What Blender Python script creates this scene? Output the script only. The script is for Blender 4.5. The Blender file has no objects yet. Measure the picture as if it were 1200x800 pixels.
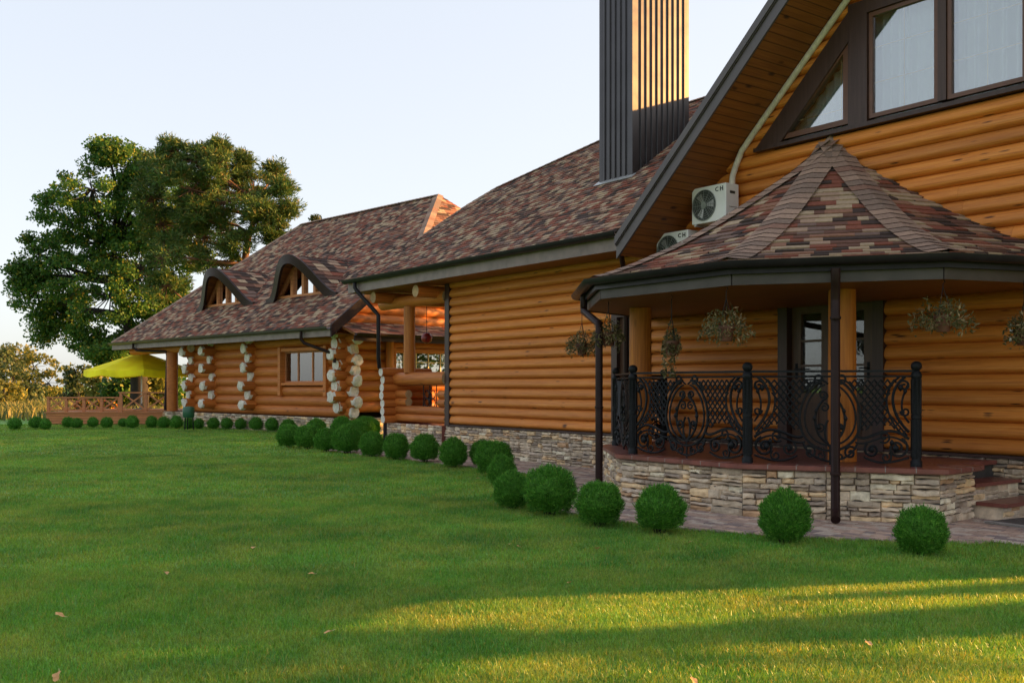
import bpy, bmesh, math, random
import numpy as np
from mathutils import Vector, Matrix

rnd = random.Random(7)
rng = np.random.default_rng(7)
SC = bpy.context.scene
COL = SC.collection
PI = math.pi

# ------------------------------------------------------------------ camera, sky, sun, exposure
F, HOR, EYE = 1167.0, 452.0, 1.48
cam_d = bpy.data.cameras.new('camera')
cam_d.sensor_width = 36.0
cam_d.lens = F / 1200 * 36
cam_d.shift_y = (HOR - 400) / 1200
cam_d.clip_start = 0.1
cam_d.clip_end = 3000
cam = bpy.data.objects.new('camera', cam_d)
cam.location = (0, 0, EYE)
cam.rotation_euler = (PI / 2, 0, 0)
COL.objects.link(cam)
SC.camera = cam

SUN_AZ, SUN_EL = math.radians(79), math.radians(17)
world = bpy.data.worlds.new('World')
SC.world = world
world.use_nodes = True
wn = world.node_tree
wn.nodes.clear()
w_out = wn.nodes.new('ShaderNodeOutputWorld')
w_bg = wn.nodes.new('ShaderNodeBackground')
w_sky = wn.nodes.new('ShaderNodeTexSky')
w_sky.sky_type = 'NISHITA'
w_sky.sun_disc = False
w_sky.sun_elevation = SUN_EL
w_sky.sun_rotation = SUN_AZ
w_sky.altitude = 150
w_sky.air_density = 0.8
w_sky.dust_density = 2.6
w_sky.ozone_density = 0.9
w_bg.inputs['Strength'].default_value = 0.105
w_gam = wn.nodes.new('ShaderNodeGamma')                # high evening haze evens the sky out from horizon to zenith
w_gam.inputs['Gamma'].default_value = 0.24
wn.links.new(w_sky.outputs[0], w_gam.inputs['Color'])
w_hsv = wn.nodes.new('ShaderNodeHueSaturation')
w_hsv.inputs['Saturation'].default_value = 1.05
w_hsv.inputs['Hue'].default_value = 0.512          # a breath of lavender
w_hsv.inputs['Value'].default_value = 1.68
wn.links.new(w_gam.outputs[0], w_hsv.inputs['Color'])
wn.links.new(w_hsv.outputs[0], w_bg.inputs['Color'])
wn.links.new(w_bg.outputs[0], w_out.inputs['Surface'])

sun_d = bpy.data.lights.new('sun', 'SUN')
sun_d.energy = 4.2
sun_d.angle = math.radians(0.6)
sun_d.color = (1.0, 0.50, 0.15)
sun = bpy.data.objects.new('sun', sun_d)
TO_SUN = Vector((math.sin(SUN_AZ) * math.cos(SUN_EL), math.cos(SUN_AZ) * math.cos(SUN_EL), math.sin(SUN_EL)))
sun.rotation_euler = TO_SUN.to_track_quat('Z', 'Y').to_euler()
sun.location = (30, 5, 20)
COL.objects.link(sun)

vs = SC.view_settings
vs.view_transform = 'Standard'
vs.look = 'None'
vs.gamma = 1.0
vs.use_curve_mapping = False
vs.exposure = 2.15

# ------------------------------------------------------------------ material helpers
def new_mat(name):
    m = bpy.data.materials.new(name)
    m.use_nodes = True
    nt = m.node_tree
    nt.nodes.clear()
    out = nt.nodes.new('ShaderNodeOutputMaterial')
    bs = nt.nodes.new('ShaderNodeBsdfPrincipled')
    nt.links.new(bs.outputs[0], out.inputs[0])
    return m, nt, bs, out

def N(nt, t, **kw):
    n = nt.nodes.new('ShaderNode' + t)
    for k, v in kw.items():
        if k in n.inputs.keys():
            n.inputs[k].default_value = v
        else:
            setattr(n, k, v)
    return n

def ramp(nt, fac, stops, interp='LINEAR'):
    r = nt.nodes.new('ShaderNodeValToRGB')
    r.color_ramp.interpolation = interp
    el = r.color_ramp.elements
    while len(el) < len(stops):
        el.new(0.5)
    for e, (p, c) in zip(el, stops):
        e.position = p
        e.color = (*c, 1) if len(c) == 3 else c
    nt.links.new(fac, r.inputs[0])
    return r.outputs[0]

def mixc(nt, fac, a, b, mode='MIX'):
    m = nt.nodes.new('ShaderNodeMix')
    m.data_type = 'RGBA'
    m.blend_type = mode
    for sock, v in ((m.inputs[0], fac), (m.inputs[6], a), (m.inputs[7], b)):
        if hasattr(v, 'is_linked') or hasattr(v, 'links'):
            nt.links.new(v, sock)
        elif isinstance(v, (int, float)):
            sock.default_value = v
        else:
            sock.default_value = (*v, 1)
    return m.outputs[2]

def mapped(nt, kind='Object', scale=(1, 1, 1)):
    tc = nt.nodes.new('ShaderNodeTexCoord')
    mp = nt.nodes.new('ShaderNodeMapping')
    mp.inputs['Scale'].default_value = scale
    nt.links.new(tc.outputs[kind], mp.inputs[0])
    return mp.outputs[0]

def noise(nt, vec, scale, detail=4, rough=0.55, out='Fac'):
    n = N(nt, 'TexNoise', Scale=scale, Detail=detail, Roughness=rough)
    nt.links.new(vec, n.inputs['Vector'])
    return n.outputs[out]

def bump(nt, bs, h, strength=0.3, dist=0.02):
    b = N(nt, 'Bump', Strength=strength, Distance=dist)
    nt.links.new(h, b.inputs['Height'])
    nt.links.new(b.outputs[0], bs.inputs['Normal'])

def plain(name, c, rough=0.5, metal=0.0, var=0.25, scale=6.0, bstr=0.0, spec=0.5):
    m, nt, bs, out = new_mat(name)
    v = mapped(nt)
    f = noise(nt, v, scale, 5)
    lo = tuple(x * (1 - var) for x in c)
    hi = tuple(min(1, x * (1 + var)) for x in c)
    nt.links.new(ramp(nt, f, [(0.3, lo), (0.7, hi)]), bs.inputs['Base Color'])
    rr = N(nt, 'MapRange')
    rr.inputs['To Min'].default_value = max(0.02, rough - 0.1)
    rr.inputs['To Max'].default_value = min(1, rough + 0.12)
    nt.links.new(noise(nt, v, scale * 2.3), rr.inputs['Value'])
    nt.links.new(rr.outputs[0], bs.inputs['Roughness'])
    bs.inputs['Metallic'].default_value = metal
    bs.inputs['Specular IOR Level'].default_value = spec
    if bstr:
        bump(nt, bs, noise(nt, v, scale * 6), bstr)
    return m

def wood(name, lo, mid, hi, knots=1.0, horiz=True, rough=0.58, plank=None):
    """stained timber: grain stretched along the length, scattered knots, a tint per separate log"""
    m, nt, bs, out = new_mat(name)
    gs = (1.6, 26, 1) if horiz else (26, 1.6, 1)
    ks = (1.9, 4.6, 1) if horiz else (4.6, 1.9, 1)
    geo = nt.nodes.new('ShaderNodeNewGeometry')
    tc = nt.nodes.new('ShaderNodeTexCoord')
    off = N(nt, 'VectorMath', operation='MULTIPLY_ADD')
    comb = nt.nodes.new('ShaderNodeCombineXYZ')
    for i in range(3):
        nt.links.new(geo.outputs['Random Per Island'], comb.inputs[i])
    nt.links.new(comb.outputs[0], off.inputs[0])
    off.inputs[1].default_value = (37.0, 53.0, 11.0)
    nt.links.new(tc.outputs['UV'], off.inputs[2])
    def mp(s):
        q = nt.nodes.new('ShaderNodeMapping')
        q.inputs['Scale'].default_value = s
        nt.links.new(off.outputs[0], q.inputs[0])
        return q.outputs[0]
    g = noise(nt, mp(gs), 1.0, 6, 0.62)
    col = ramp(nt, g, [(0.25, lo), (0.52, mid), (0.78, hi)])
    streak = noise(nt, mp((1.1, 75, 1) if horiz else (75, 1.1, 1)), 1.0, 3, 0.7)
    col = mixc(nt, ramp(nt, streak, [(0.56, (0, 0, 0)), (0.72, (0.55,) * 3)]), col, tuple(x * 0.5 for x in lo))
    big = noise(nt, mp((0.5, 1.2, 1) if horiz else (1.2, 0.5, 1)), 1.4, 3)
    col = mixc(nt, ramp(nt, big, [(0.35, (0, 0, 0)), (0.75, (0.5, 0.5, 0.5))]), col, tuple(x * 0.62 for x in mid))
    vo = N(nt, 'TexVoronoi', Scale=1.0)
    vo.feature = 'F1'
    wob = N(nt, 'VectorMath', operation='MULTIPLY_ADD')
    nz = noise(nt, mp((6, 6, 1)), 1.0, 2, out='Color')
    nt.links.new(nz, wob.inputs[0])
    wob.inputs[1].default_value = (0.12, 0.12, 0)
    nt.links.new(mp(ks), wob.inputs[2])
    nt.links.new(wob.outputs[0], vo.inputs['Vector'])
    kn = ramp(nt, vo.outputs['Distance'], [(0.045, (knots,) * 3), (0.09, (knots * .75,) * 3), (0.17, (0, 0, 0))])
    gate = ramp(nt, noise(nt, mp((0.9, 2.1, 1)), 1.3, 1), [(0.40, (0, 0, 0)), (0.46, (1, 1, 1))])
    kn = mixc(nt, 1.0, kn, gate, 'MULTIPLY')
    col = mixc(nt, kn, col, (0.045, 0.013, 0.004))
    tint = ramp(nt, geo.outputs['Random Per Island'], [(0, (0.80, 0.78, 0.76)), (0.5, (1, 1, 1)), (1, (1.12, 1.1, 1.0))])
    col = mixc(nt, 1.0, col, tint, 'MULTIPLY')
    h = g
    if plank:
        wv = N(nt, 'TexWave')
        wv.wave_type = 'BANDS'; wv.bands_direction = 'Y' if horiz else 'X'
        wv.inputs['Scale'].default_value = plank
        nt.links.new(tc.outputs['UV'], wv.inputs['Vector'])
        line = ramp(nt, wv.outputs['Fac'], [(0.0, (0.35,) * 3), (0.06, (1, 1, 1))])
        col = mixc(nt, 1.0, col, line, 'MULTIPLY')
        h = mixc(nt, 0.8, g, line)
    nt.links.new(col, bs.inputs['Base Color'])
    bs.inputs['Roughness'].default_value = rough
    bs.inputs['Specular IOR Level'].default_value = 0.42
    bump(nt, bs, h, 0.45, 0.008)
    return m

def palette(name, stops, rough=0.85, nscale=14, namt=0.35, bstr=0.4, bdist=0.01, spec=0.3, big=0.0):
    m, nt, bs, out = new_mat(name)
    geo = nt.nodes.new('ShaderNodeNewGeometry')
    col = ramp(nt, geo.outputs['Random Per Island'], stops, 'CONSTANT')
    v = mapped(nt)
    f = noise(nt, v, nscale, 6, 0.65)
    col = mixc(nt, 1.0, col, ramp(nt, f, [(0.25, (1 - namt,) * 3), (0.75, (1 + namt * .6,) * 3)]), 'MULTIPLY')
    if big:
        fb = noise(nt, v, 0.6, 3)
        col = mixc(nt, 1.0, col, ramp(nt, fb, [(0.3, (1 - big,) * 3), (0.7, (1 + big,) * 3)]), 'MULTIPLY')
    nt.links.new(col, bs.inputs['Base Color'])
    bs.inputs['Roughness'].default_value = rough
    bs.inputs['Specular IOR Level'].default_value = spec
    bump(nt, bs, f, bstr, bdist)
    return m

def leafmat(name, stops, trans=0.35, rough=0.55, nscale=0.5, amp=1.0):
    m, nt, bs, out = new_mat(name)
    geo = nt.nodes.new('ShaderNodeNewGeometry')
    col = ramp(nt, geo.outputs['Random Per Island'], stops)
    v = mapped(nt)
    col = mixc(nt, 1.0, col, ramp(nt, noise(nt, v, nscale, 3), [(0.3, (1 - .28 * amp,) * 3), (0.7, (1 + .25 * amp,) * 3)]), 'MULTIPLY')
    nt.links.new(col, bs.inputs['Base Color'])
    bs.inputs['Roughness'].default_value = rough
    bs.inputs['Specular IOR Level'].default_value = 0.25
    tr = nt.nodes.new('ShaderNodeBsdfTranslucent')
    nt.links.new(col, tr.inputs[0])
    mx = N(nt, 'MixShader')
    mx.inputs[0].default_value = trans
    nt.links.new(bs.outputs[0], mx.inputs[1])
    nt.links.new(tr.outputs[0], mx.inputs[2])
    nt.links.new(mx.outputs[0], out.inputs[0])
    return m

def glassmat(name, base=0.10, tint=(0.92, 0.96, 0.97)):
    m, nt, bs, out = new_mat(name)
    nt.nodes.remove(bs)
    tr = nt.nodes.new('ShaderNodeBsdfTransparent')
    tr.inputs[0].default_value = (*tint, 1)
    gl = nt.nodes.new('ShaderNodeBsdfGlossy')
    gl.inputs['Roughness'].default_value = 0.015
    fr = N(nt, 'Fresnel', IOR=1.5)
    ad = N(nt, 'Math', operation='ADD', use_clamp=True)
    ad.inputs[1].default_value = base
    nt.links.new(fr.outputs[0], ad.inputs[0])
    nz = noise(nt, mapped(nt), 1.2, 2)
    b = N(nt, 'Bump', Strength=0.03, Distance=0.02)
    nt.links.new(nz, b.inputs['Height'])
    nt.links.new(b.outputs[0], gl.inputs['Normal'])
    mx = N(nt, 'MixShader')
    nt.links.new(ad.outputs[0], mx.inputs[0])
    nt.links.new(tr.outputs[0], mx.inputs[1])
    nt.links.new(gl.outputs[0], mx.inputs[2])
    nt.links.new(mx.outputs[0], out.inputs[0])
    return m

MAT = {}
MAT['log'] = wood('amber_log', (0.414, 0.117, 0.018), (0.657, 0.225, 0.035), (0.738, 0.315, 0.072))
MAT['round_log'] = wood('round_log', (0.324, 0.086, 0.013), (0.558, 0.171, 0.028), (0.666, 0.252, 0.053), knots=0.6)
MAT['post_wood'] = wood('post_wood', (0.34, 0.10, 0.014), (0.55, 0.18, 0.025), (0.66, 0.25, 0.045), knots=0.45, horiz=False)
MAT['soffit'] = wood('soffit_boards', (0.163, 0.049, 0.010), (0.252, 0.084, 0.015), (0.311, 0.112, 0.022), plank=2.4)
MAT['deck_wood'] = wood('deck_wood', (0.320, 0.112, 0.042), (0.528, 0.200, 0.077), (0.672, 0.272, 0.112), knots=0.3)
MAT['trim'] = wood('brown_trim', (0.036, 0.017, 0.014), (0.058, 0.028, 0.024), (0.075, 0.038, 0.031), knots=0.1, horiz=False, rough=0.45)
MAT['door'] = wood('door_wood', (0.05, 0.022, 0.012), (0.085, 0.038, 0.02), (0.115, 0.055, 0.028), knots=0.1, horiz=False, rough=0.4)
MAT['frame'] = plain('window_frame_brown', (0.12, 0.045, 0.022), 0.4, var=0.15)
MAT['log_end'] = plain('painted_log_end', (0.66, 0.61, 0.52), 0.8, var=0.22, scale=14, bstr=0.3)
MAT['bare_end'] = plain('bare_log_end', (0.42, 0.27, 0.13), 0.7, var=0.25, scale=14, bstr=0.3)
MAT['fascia'] = plain('fascia_metal', (0.203, 0.149, 0.135), 0.5, 0.0, var=0.22, scale=3.5)
MAT['barge'] = plain('barge_metal', (0.085, 0.070, 0.072), 0.38, 0.2, var=0.12, scale=2)
MAT['porch_fascia'] = plain('porch_fascia_metal', (0.075, 0.060, 0.057), 0.45, var=0.2, scale=3.5, spec=0.3)
MAT['gutter'] = plain('gutter_dark', (0.022, 0.018, 0.022), 0.35, 0.0, var=0.2, scale=4, spec=0.16)
MAT['pipe'] = plain('downpipe_brown', (0.024, 0.011, 0.010), 0.42, 0.0, var=0.2, scale=5, spec=0.16)
MAT['iron'] = plain('wrought_iron', (0.010, 0.011, 0.013), 0.40, 0.0, var=0.35, scale=30, bstr=0.25, spec=0.16)
MAT['chimney'] = plain('chimney_sheet', (0.072, 0.068, 0.070), 0.33, 0.85, var=0.10, scale=1.5)
MAT['flashing'] = plain('flashing', (0.45, 0.45, 0.44), 0.4, 0.6, var=0.15)
MAT['ac'] = plain('ac_enamel', (0.72, 0.72, 0.68), 0.42, var=0.06, scale=4)
MAT['ac_dark'] = plain('ac_grille', (0.03, 0.033, 0.03), 0.5, var=0.1)
MAT['conduit'] = plain('conduit_wrap', (0.62, 0.56, 0.46), 0.75, var=0.15, scale=12, bstr=0.3)
MAT['terracotta'] = plain('terracotta_pot', (0.11, 0.035, 0.018), 0.6, var=0.2)
MAT['slab_tile'] = plain('red_floor_tile', (0.20, 0.062, 0.048), 0.30, var=0.25, scale=5)
MAT['joint'] = plain('stone_joint', (0.055, 0.05, 0.045), 0.9)
MAT['concrete'] = plain('concrete', (0.3, 0.28, 0.25), 0.85, var=0.2, bstr=0.2)
MAT['bark'] = plain('oak_bark', (0.020, 0.015, 0.012), 0.9, var=0.4, scale=5, bstr=0.8)
MAT['pine_bark'] = plain('pine_bark', (0.13, 0.06, 0.035), 0.85, var=0.4, scale=4, bstr=0.7)
MAT['yellow'] = leafmat('yellow_canvas', [(0, (0.95, 0.84, 0.012)), (1, (0.97, 0.88, 0.015))], 0.15, 0.7, 1.0)
MAT['steel'] = plain('pole_steel', (0.5, 0.5, 0.5), 0.35, 0.7, var=0.1)
MAT['mat'] = plain('door_mat_rubber', (0.09, 0.08, 0.075), 0.85, var=0.4, scale=40, bstr=0.6)
MAT['mat_edge'] = plain('door_mat_edge', (0.30, 0.28, 0.26), 0.8, var=0.25, scale=30)
MAT['green_paint'] = plain('green_enamel', (0.02, 0.10, 0.05), 0.4, var=0.15)
MAT['lantern_red'] = plain('lantern_red', (0.25, 0.02, 0.015), 0.35, var=0.15)
MAT['white_curtain'] = plain('white_curtain', (0.8, 0.8, 0.78), 0.9, var=0.05)
MAT['curtain'] = plain('sheer_curtain', (0.62, 0.64, 0.64), 0.9, var=0.04)
MAT['dark_room'] = plain('dark_room', (0.05, 0.042, 0.035), 0.9)  # colour of the dark sheets standing in for unlit rooms behind panes
MAT['glass'] = glassmat('window_glass', 0.20)
MAT['glass_door'] = glassmat('door_glass', 0.02)
MAT['grid'] = plain('brass_grid', (0.55, 0.42, 0.22), 0.35, 0.4, var=0.1)
MAT['white_ink'] = plain('dark_print', (0.03, 0.03, 0.035), 0.5)
MAT['leaf_litter'] = palette('fallen_leaf', [(0, (0.46, 0.13, 0.04)), (0.35, (0.60, 0.34, 0.14)), (0.65, (0.7, 0.55, 0.34))], 0.7)
MAT['flower'] = palette('flower_petals', [(0, (0.75, 0.2, 0.03)), (0.4, (0.8, 0.5, 0.03)), (0.75, (0.6, 0.12, 0.15))], 0.6)
MAT['white_flower'] = plain('white_petals', (0.75, 0.75, 0.72), 0.6)
SH = [(0.0, (0.065, 0.043, 0.036)), (0.17, (0.146, 0.072, 0.052)), (0.33, (0.230, 0.078, 0.050)), (0.52, (0.280, 0.140, 0.090)),
      (0.66, (0.185, 0.118, 0.095)), (0.78, (0.40, 0.29, 0.19)), (0.91, (0.358, 0.235, 0.162))]
MAT['shingle'] = palette('shingles', SH, 0.9, 22, 0.3, 0.5, 0.006, 0.2, big=0.1)
MAT['cap_shingle'] = palette('ridge_shingles', [(0, (0.234, 0.160, 0.121)), (0.3, (0.302, 0.198, 0.145)), (0.6, (0.370, 0.242, 0.174)), (.85, (0.259, 0.143, 0.102))], 0.9, 22, 0.3, 0.5, 0.006, 0.2)
MAT['stone'] = palette('ledge_stone', [(0, (0.520, 0.414, 0.300)), (0.2, (0.747, 0.598, 0.429)), (0.40, (0.406, 0.322, 0.250)), (0.55, (0.845, 0.614, 0.358)), (0.70, (0.617, 0.506, 0.394)), (0.84, (0.850, 0.752, 0.558)), (.94, (0.585, 0.368, 0.208))],
                       0.85, 9, 0.45, 0.9, 0.025)
MAT['paver'] = palette('paver', [(0, (0.413, 0.288, 0.225)), (0.3, (0.500, 0.400, 0.325)), (0.55, (0.325, 0.237, 0.206)), (0.75, (0.525, 0.362, 0.275)), (.9, (0.250, 0.194, 0.181))], 0.85, 12, 0.3, 0.4, 0.01)
MAT['thuja'] = leafmat('thuja_leaf', [(0, (0.036, 0.144, 0.018)), (0.5, (0.073, 0.250, 0.024)), (0.85, (0.124, 0.330, 0.036)), (1, (0.200, 0.400, 0.053))], 0.3, nscale=7, amp=1.7)
MAT['oak_leaf'] = leafmat('oak_leaf', [(0, (0.035, 0.106, 0.024)), (0.6, (0.073, 0.172, 0.029)), (0.9, (0.145, 0.218, 0.031)), (1, (0.317, 0.251, 0.040))], 0.35)
MAT['pine_leaf'] = leafmat('pine_needle', [(0, (0.036, 0.090, 0.022)), (0.5, (0.070, 0.130, 0.028)), (0.9, (0.135, 0.160, 0.034)), (1, (0.220, 0.143, 0.033))], 0.2)
MAT['gold_leaf'] = leafmat('golden_leaf', [(0, (0.083, 0.105, 0.022)), (0.5, (0.154, 0.160, 0.031)), (1, (0.275, 0.231, 0.039))], 0.35)
MAT['dull_leaf'] = leafmat('dull_leaf', [(0, (0.039, 0.068, 0.024)), (0.6, (0.077, 0.105, 0.033)), (1, (0.165, 0.154, 0.055))], 0.3)
MAT['basket_leaf'] = leafmat('basket_leaf', [(0, (0.068, 0.074, 0.027)), (0.55, (0.143, 0.132, 0.051)), (0.85, (0.256, 0.170, 0.086)), (1, (0.451, 0.338, 0.184))], 0.3, nscale=6)

def lawnmat(name, blades):
    m, nt, bs, out = new_mat(name)
    v = mapped(nt)
    big = noise(nt, v, 0.45, 5, 0.65)
    mid = noise(nt, v, 1.5, 6, 0.7)
    fine = noise(nt, v, 55.0 if blades else 26.0, 3, 0.7)
    k = 1.42 if blades else 1.38
    col = ramp(nt, big, [(0.30, (0.034 * k, 0.128 * k, 0.015 * k)), (0.62, (0.088 * k, 0.255 * k, 0.030 * k))])
    col = mixc(nt, ramp(nt, mid, [(0.42, (0, 0, 0)), (0.78, (0.8,) * 3)]), col, (0.24 * k, 0.30 * k, 0.055 * k))
    col = mixc(nt, 1.0, col, ramp(nt, fine, [(0.25, (0.45,) * 3), (0.75, (1.5,) * 3)]), 'MULTIPLY')
    if blades:
        geo = nt.nodes.new('ShaderNodeNewGeometry')
        dry = ramp(nt, geo.outputs['Random Per Island'], [(0.90, (0, 0, 0)), (0.95, (0.7,) * 3)])
        col = mixc(nt, dry, col, (0.30, 0.27, 0.07))
        col = mixc(nt, 1.0, col, ramp(nt, geo.outputs['Random Per Island'], [(0.0, (0.7,) * 3), (0.8, (1.25,) * 3)]), 'MULTIPLY')
    nt.links.new(col, bs.inputs['Base Color'])
    bs.inputs['Roughness'].default_value = 0.6
    bs.inputs['Specular IOR Level'].default_value = 0.2
    if blades:
        tr = nt.nodes.new('ShaderNodeBsdfTranslucent')
        bs.inputs['Roughness'].default_value = 0.42
        bs.inputs['Specular IOR Level'].default_value = 0.5
        warm = mixc(nt, 1.0, col, (2.0, 1.15, 0.6), 'MULTIPLY')      # light passing through a blade comes out yellower
        nt.links.new(warm, tr.inputs[0])
        mx = N(nt, 'MixShader')
        mx.inputs[0].default_value = 0.38
        nt.links.new(bs.outputs[0], mx.inputs[1])
        nt.links.new(tr.outputs[0], mx.inputs[2])
        nt.links.new(mx.outputs[0], out.inputs[0])
    else:
        bump(nt, bs, fine, 0.8, 0.04)
    return m
MAT['lawn'] = lawnmat('lawn_soil', False)
MAT['blade'] = lawnmat('grass_blade', True)
MAT['meadow'] = leafmat('meadow_grass', [(0, (0.09, 0.12, 0.03)), (0.5, (0.16, 0.16, 0.045)), (1, (0.28, 0.23, 0.08))], 0.3)

# ------------------------------------------------------------------ mesh helpers
class MB:
    def __init__(self):
        self.v = []; self.f = []; self.mi = []
    def add(self, vs, fs, mi=0):
        b = len(self.v)
        self.v.extend(tuple(p) for p in vs)
        for f in fs:
            self.f.append(tuple(b + i for i in f)); self.mi.append(mi)
        return self
    def box(self, x0, x1, y0, y1, z0, z1, mi=0):
        return self.add([(x0, y0, z0), (x1, y0, z0), (x1, y1, z0), (x0, y1, z0), (x0, y0, z1), (x1, y0, z1), (x1, y1, z1), (x0, y1, z1)],
                        [(0, 3, 2, 1), (4, 5, 6, 7), (0, 1, 5, 4), (1, 2, 6, 5), (2, 3, 7, 6), (3, 0, 4, 7)], mi)
    def prism(self, base, d, mi=0):
        """polygon (3D points) pushed along the vector d"""
        n = len(base); d = Vector(d)
        vs = [Vector(p) for p in base]; vs += [p + d for p in vs]
        fs = [tuple(reversed(range(n))), tuple(range(n, 2 * n))]
        fs += [(i, (i + 1) % n, n + (i + 1) % n, n + i) for i in range(n)]
        return self.add(vs, fs, mi)
    def tube(self, pts, r, n=8, mi=0, caps=True, cap_mi=None):
        pts = [Vector(p) for p in pts]
        rs = r if isinstance(r, (list, tuple)) else [r] * len(pts)
        vs = []; fs = []
        up = None
        for i, p in enumerate(pts):
            a = pts[max(i - 1, 0)]; b = pts[min(i + 1, len(pts) - 1)]
            t = (b - a)
            if t.length < 1e-9: t = Vector((0, 0, 1))
            t.normalize()
            if up is None:
                up = Vector((0, 0, 1)) if abs(t.z) < 0.9 else Vector((1, 0, 0))
            e1 = t.cross(up)
            if e1.length < 1e-6: e1 = t.orthogonal()
            e1.normalize(); e2 = e1.cross(t).normalized()
            up = e2
            for k in range(n):
                a_ = 2 * PI * (k + 0.5) / n
                vs.append(p + e1 * math.cos(a_) * rs[i] + e2 * math.sin(a_) * rs[i])
        for i in range(len(pts) - 1):
            for k in range(n):
                k2 = (k + 1) % n
                fs.append((i * n + k, i * n + k2, (i + 1) * n + k2, (i + 1) * n + k))
        b = len(self.v)
        self.add(vs, fs, mi)
        if caps:
            cm = mi if cap_mi is None else cap_mi
            m = len(pts) - 1
            self.f.append(tuple(b + k for k in reversed(range(n)))); self.mi.append(cm)
            self.f.append(tuple(b + m * n + k for k in range(n))); self.mi.append(cm)
        return self
    def lathe(self, prof, n=16, c=(0, 0, 0), mi=0):
        vs = []; fs = []
        for r, z in prof:
            for k in range(n):
                a = 2 * PI * k / n
                vs.append((c[0] + r * math.cos(a), c[1] + r * math.sin(a), c[2] + z))
        for i in range(len(prof) - 1):
            for k in range(n):
                k2 = (k + 1) % n
                fs.append((i * n + k, i * n + k2, (i + 1) * n + k2, (i + 1) * n + k))
        fs.append(tuple(reversed(range(n)))); fs.append(tuple(range((len(prof) - 1) * n, len(prof) * n)))
        return self.add(vs, fs, mi)
    def sweep(self, path, prof, mi=0):
        """closed profile (offset to the right of travel, height) swept along a horizontal mitred path"""
        P = [Vector((p[0], p[1])) for p in path]
        zz = [p[2] if len(p) > 2 else 0.0 for p in path]
        n = len(prof); vs = []; fs = []
        for i, p in enumerate(P):
            d1 = (P[i] - P[i - 1]).normalized() if i > 0 else (P[1] - P[0]).normalized()
            d2 = (P[i + 1] - P[i]).normalized() if i < len(P) - 1 else d1
            n1 = Vector((d1.y, -d1.x)); n2 = Vector((d2.y, -d2.x))
            m = n1 + n2; m = m / m.dot(n1)
            for o, z in prof:
                q = p + m * o
                vs.append((q.x, q.y, z + zz[i]))
        for i in range(len(P) - 1):
            for k in range(n):
                k2 = (k + 1) % n
                fs.append((i * n + k, (i + 1) * n + k, (i + 1) * n + k2, i * n + k2))
        fs.append(tuple(range(n))); fs.append(tuple(reversed(range((len(P) - 1) * n, len(P) * n))))
        return self.add(vs, fs, mi)
    def build(self, name, mats, parent=None, smooth=None):
        me = bpy.data.meshes.new(name)
        me.from_pydata(self.v, [], self.f)
        if not isinstance(mats, (list, tuple)): mats = [mats]
        for m in mats: me.materials.append(m)
        me.polygons.foreach_set('material_index', self.mi)
        finish(me, smooth)
        return link(name, me, parent)

def finish(me, smooth):
    me.update()
    nl = len(me.loops)
    if nl:
        co = np.empty(len(me.vertices) * 3); me.vertices.foreach_get('co', co); co = co.reshape(-1, 3)
        li = np.empty(nl, dtype=np.int64); me.loops.foreach_get('vertex_index', li)
        pn = np.empty(len(me.polygons) * 3); me.polygons.foreach_get('normal', pn); pn = pn.reshape(-1, 3)
        lt = np.empty(len(me.polygons), dtype=np.int64); me.polygons.foreach_get('loop_total', lt)
        ln = np.repeat(pn, lt, axis=0)
        ux, uy = -ln[:, 1], ln[:, 0]
        L = np.sqrt(ux ** 2 + uy ** 2)
        flat = L < 0.05
        ux = np.where(flat, 1.0, ux / np.maximum(L, 1e-9)); uy = np.where(flat, 0.0, uy / np.maximum(L, 1e-9))
        U = np.stack([ux, uy, np.zeros_like(ux)], 1)
        Vv = np.cross(ln, U)
        p = co[li]
        uv = np.stack([(p * U).sum(1), (p * Vv).sum(1)], 1).astype(np.float32)
        lay = me.uv_layers.new(name='UVMap')
        lay.data.foreach_set('uv', uv.ravel())
    if smooth:
        me.polygons.foreach_set('use_smooth', [True] * len(me.polygons))
        me.set_sharp_from_angle(angle=math.radians(smooth))
    me.update()

def link(name, me, parent=None):
    o = bpy.data.objects.new(name, me)
    COL.objects.link(o)
    if parent: o.parent = parent
    return o

def mesh_np(name, V, Fc, mat, parent=None, smooth=False):
    """V (n,3), Fc (m,k) index array"""
    me = bpy.data.meshes.new(name)
    m, k = Fc.shape
    me.vertices.add(len(V)); me.vertices.foreach_set('co', np.ascontiguousarray(V, dtype=np.float32).ravel())
    me.loops.add(m * k); me.loops.foreach_set('vertex_index', np.ascontiguousarray(Fc, dtype=np.int32).ravel())
    me.polygons.add(m)
    me.polygons.foreach_set('loop_start', np.arange(0, m * k, k, dtype=np.int32))
    try: me.polygons.foreach_set('loop_total', np.full(m, k, dtype=np.int32))
    except Exception: pass
    for mm in (mat if isinstance(mat, (list, tuple)) else [mat]): me.materials.append(mm)
    me.update(calc_edges=True); me.validate()
    if smooth: me.polygons.foreach_set('use_smooth', [True] * m)
    return link(name, me, parent)

def tag(o, label, cat, group=None, kind=None):
    o['label'] = label; o['category'] = cat
    if group: o['group'] = group
    if kind: o['kind'] = kind
    return o

def thing(name, label, cat, loc=(0, 0, 0), rz=0.0, group=None):
    o = bpy.data.objects.new(name, None)
    o.empty_display_size = 0.3
    o.location = loc; o.rotation_euler = (0, 0, rz)
    COL.objects.link(o)
    return tag(o, label, cat, group)

def struct(o):
    o['kind'] = 'structure'; return o

def copy_tree(o, parent=None):
    c = o.copy(); COL.objects.link(c); c.parent = parent
    for ch in list(o.children): copy_tree(ch, c)
    return c

def pxw(u, v, Y):
    """pixel of the photograph at distance Y -> world point"""
    return Vector(((u - 600) / F * Y, Y, EYE + (HOR - v) / F * Y))

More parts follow.
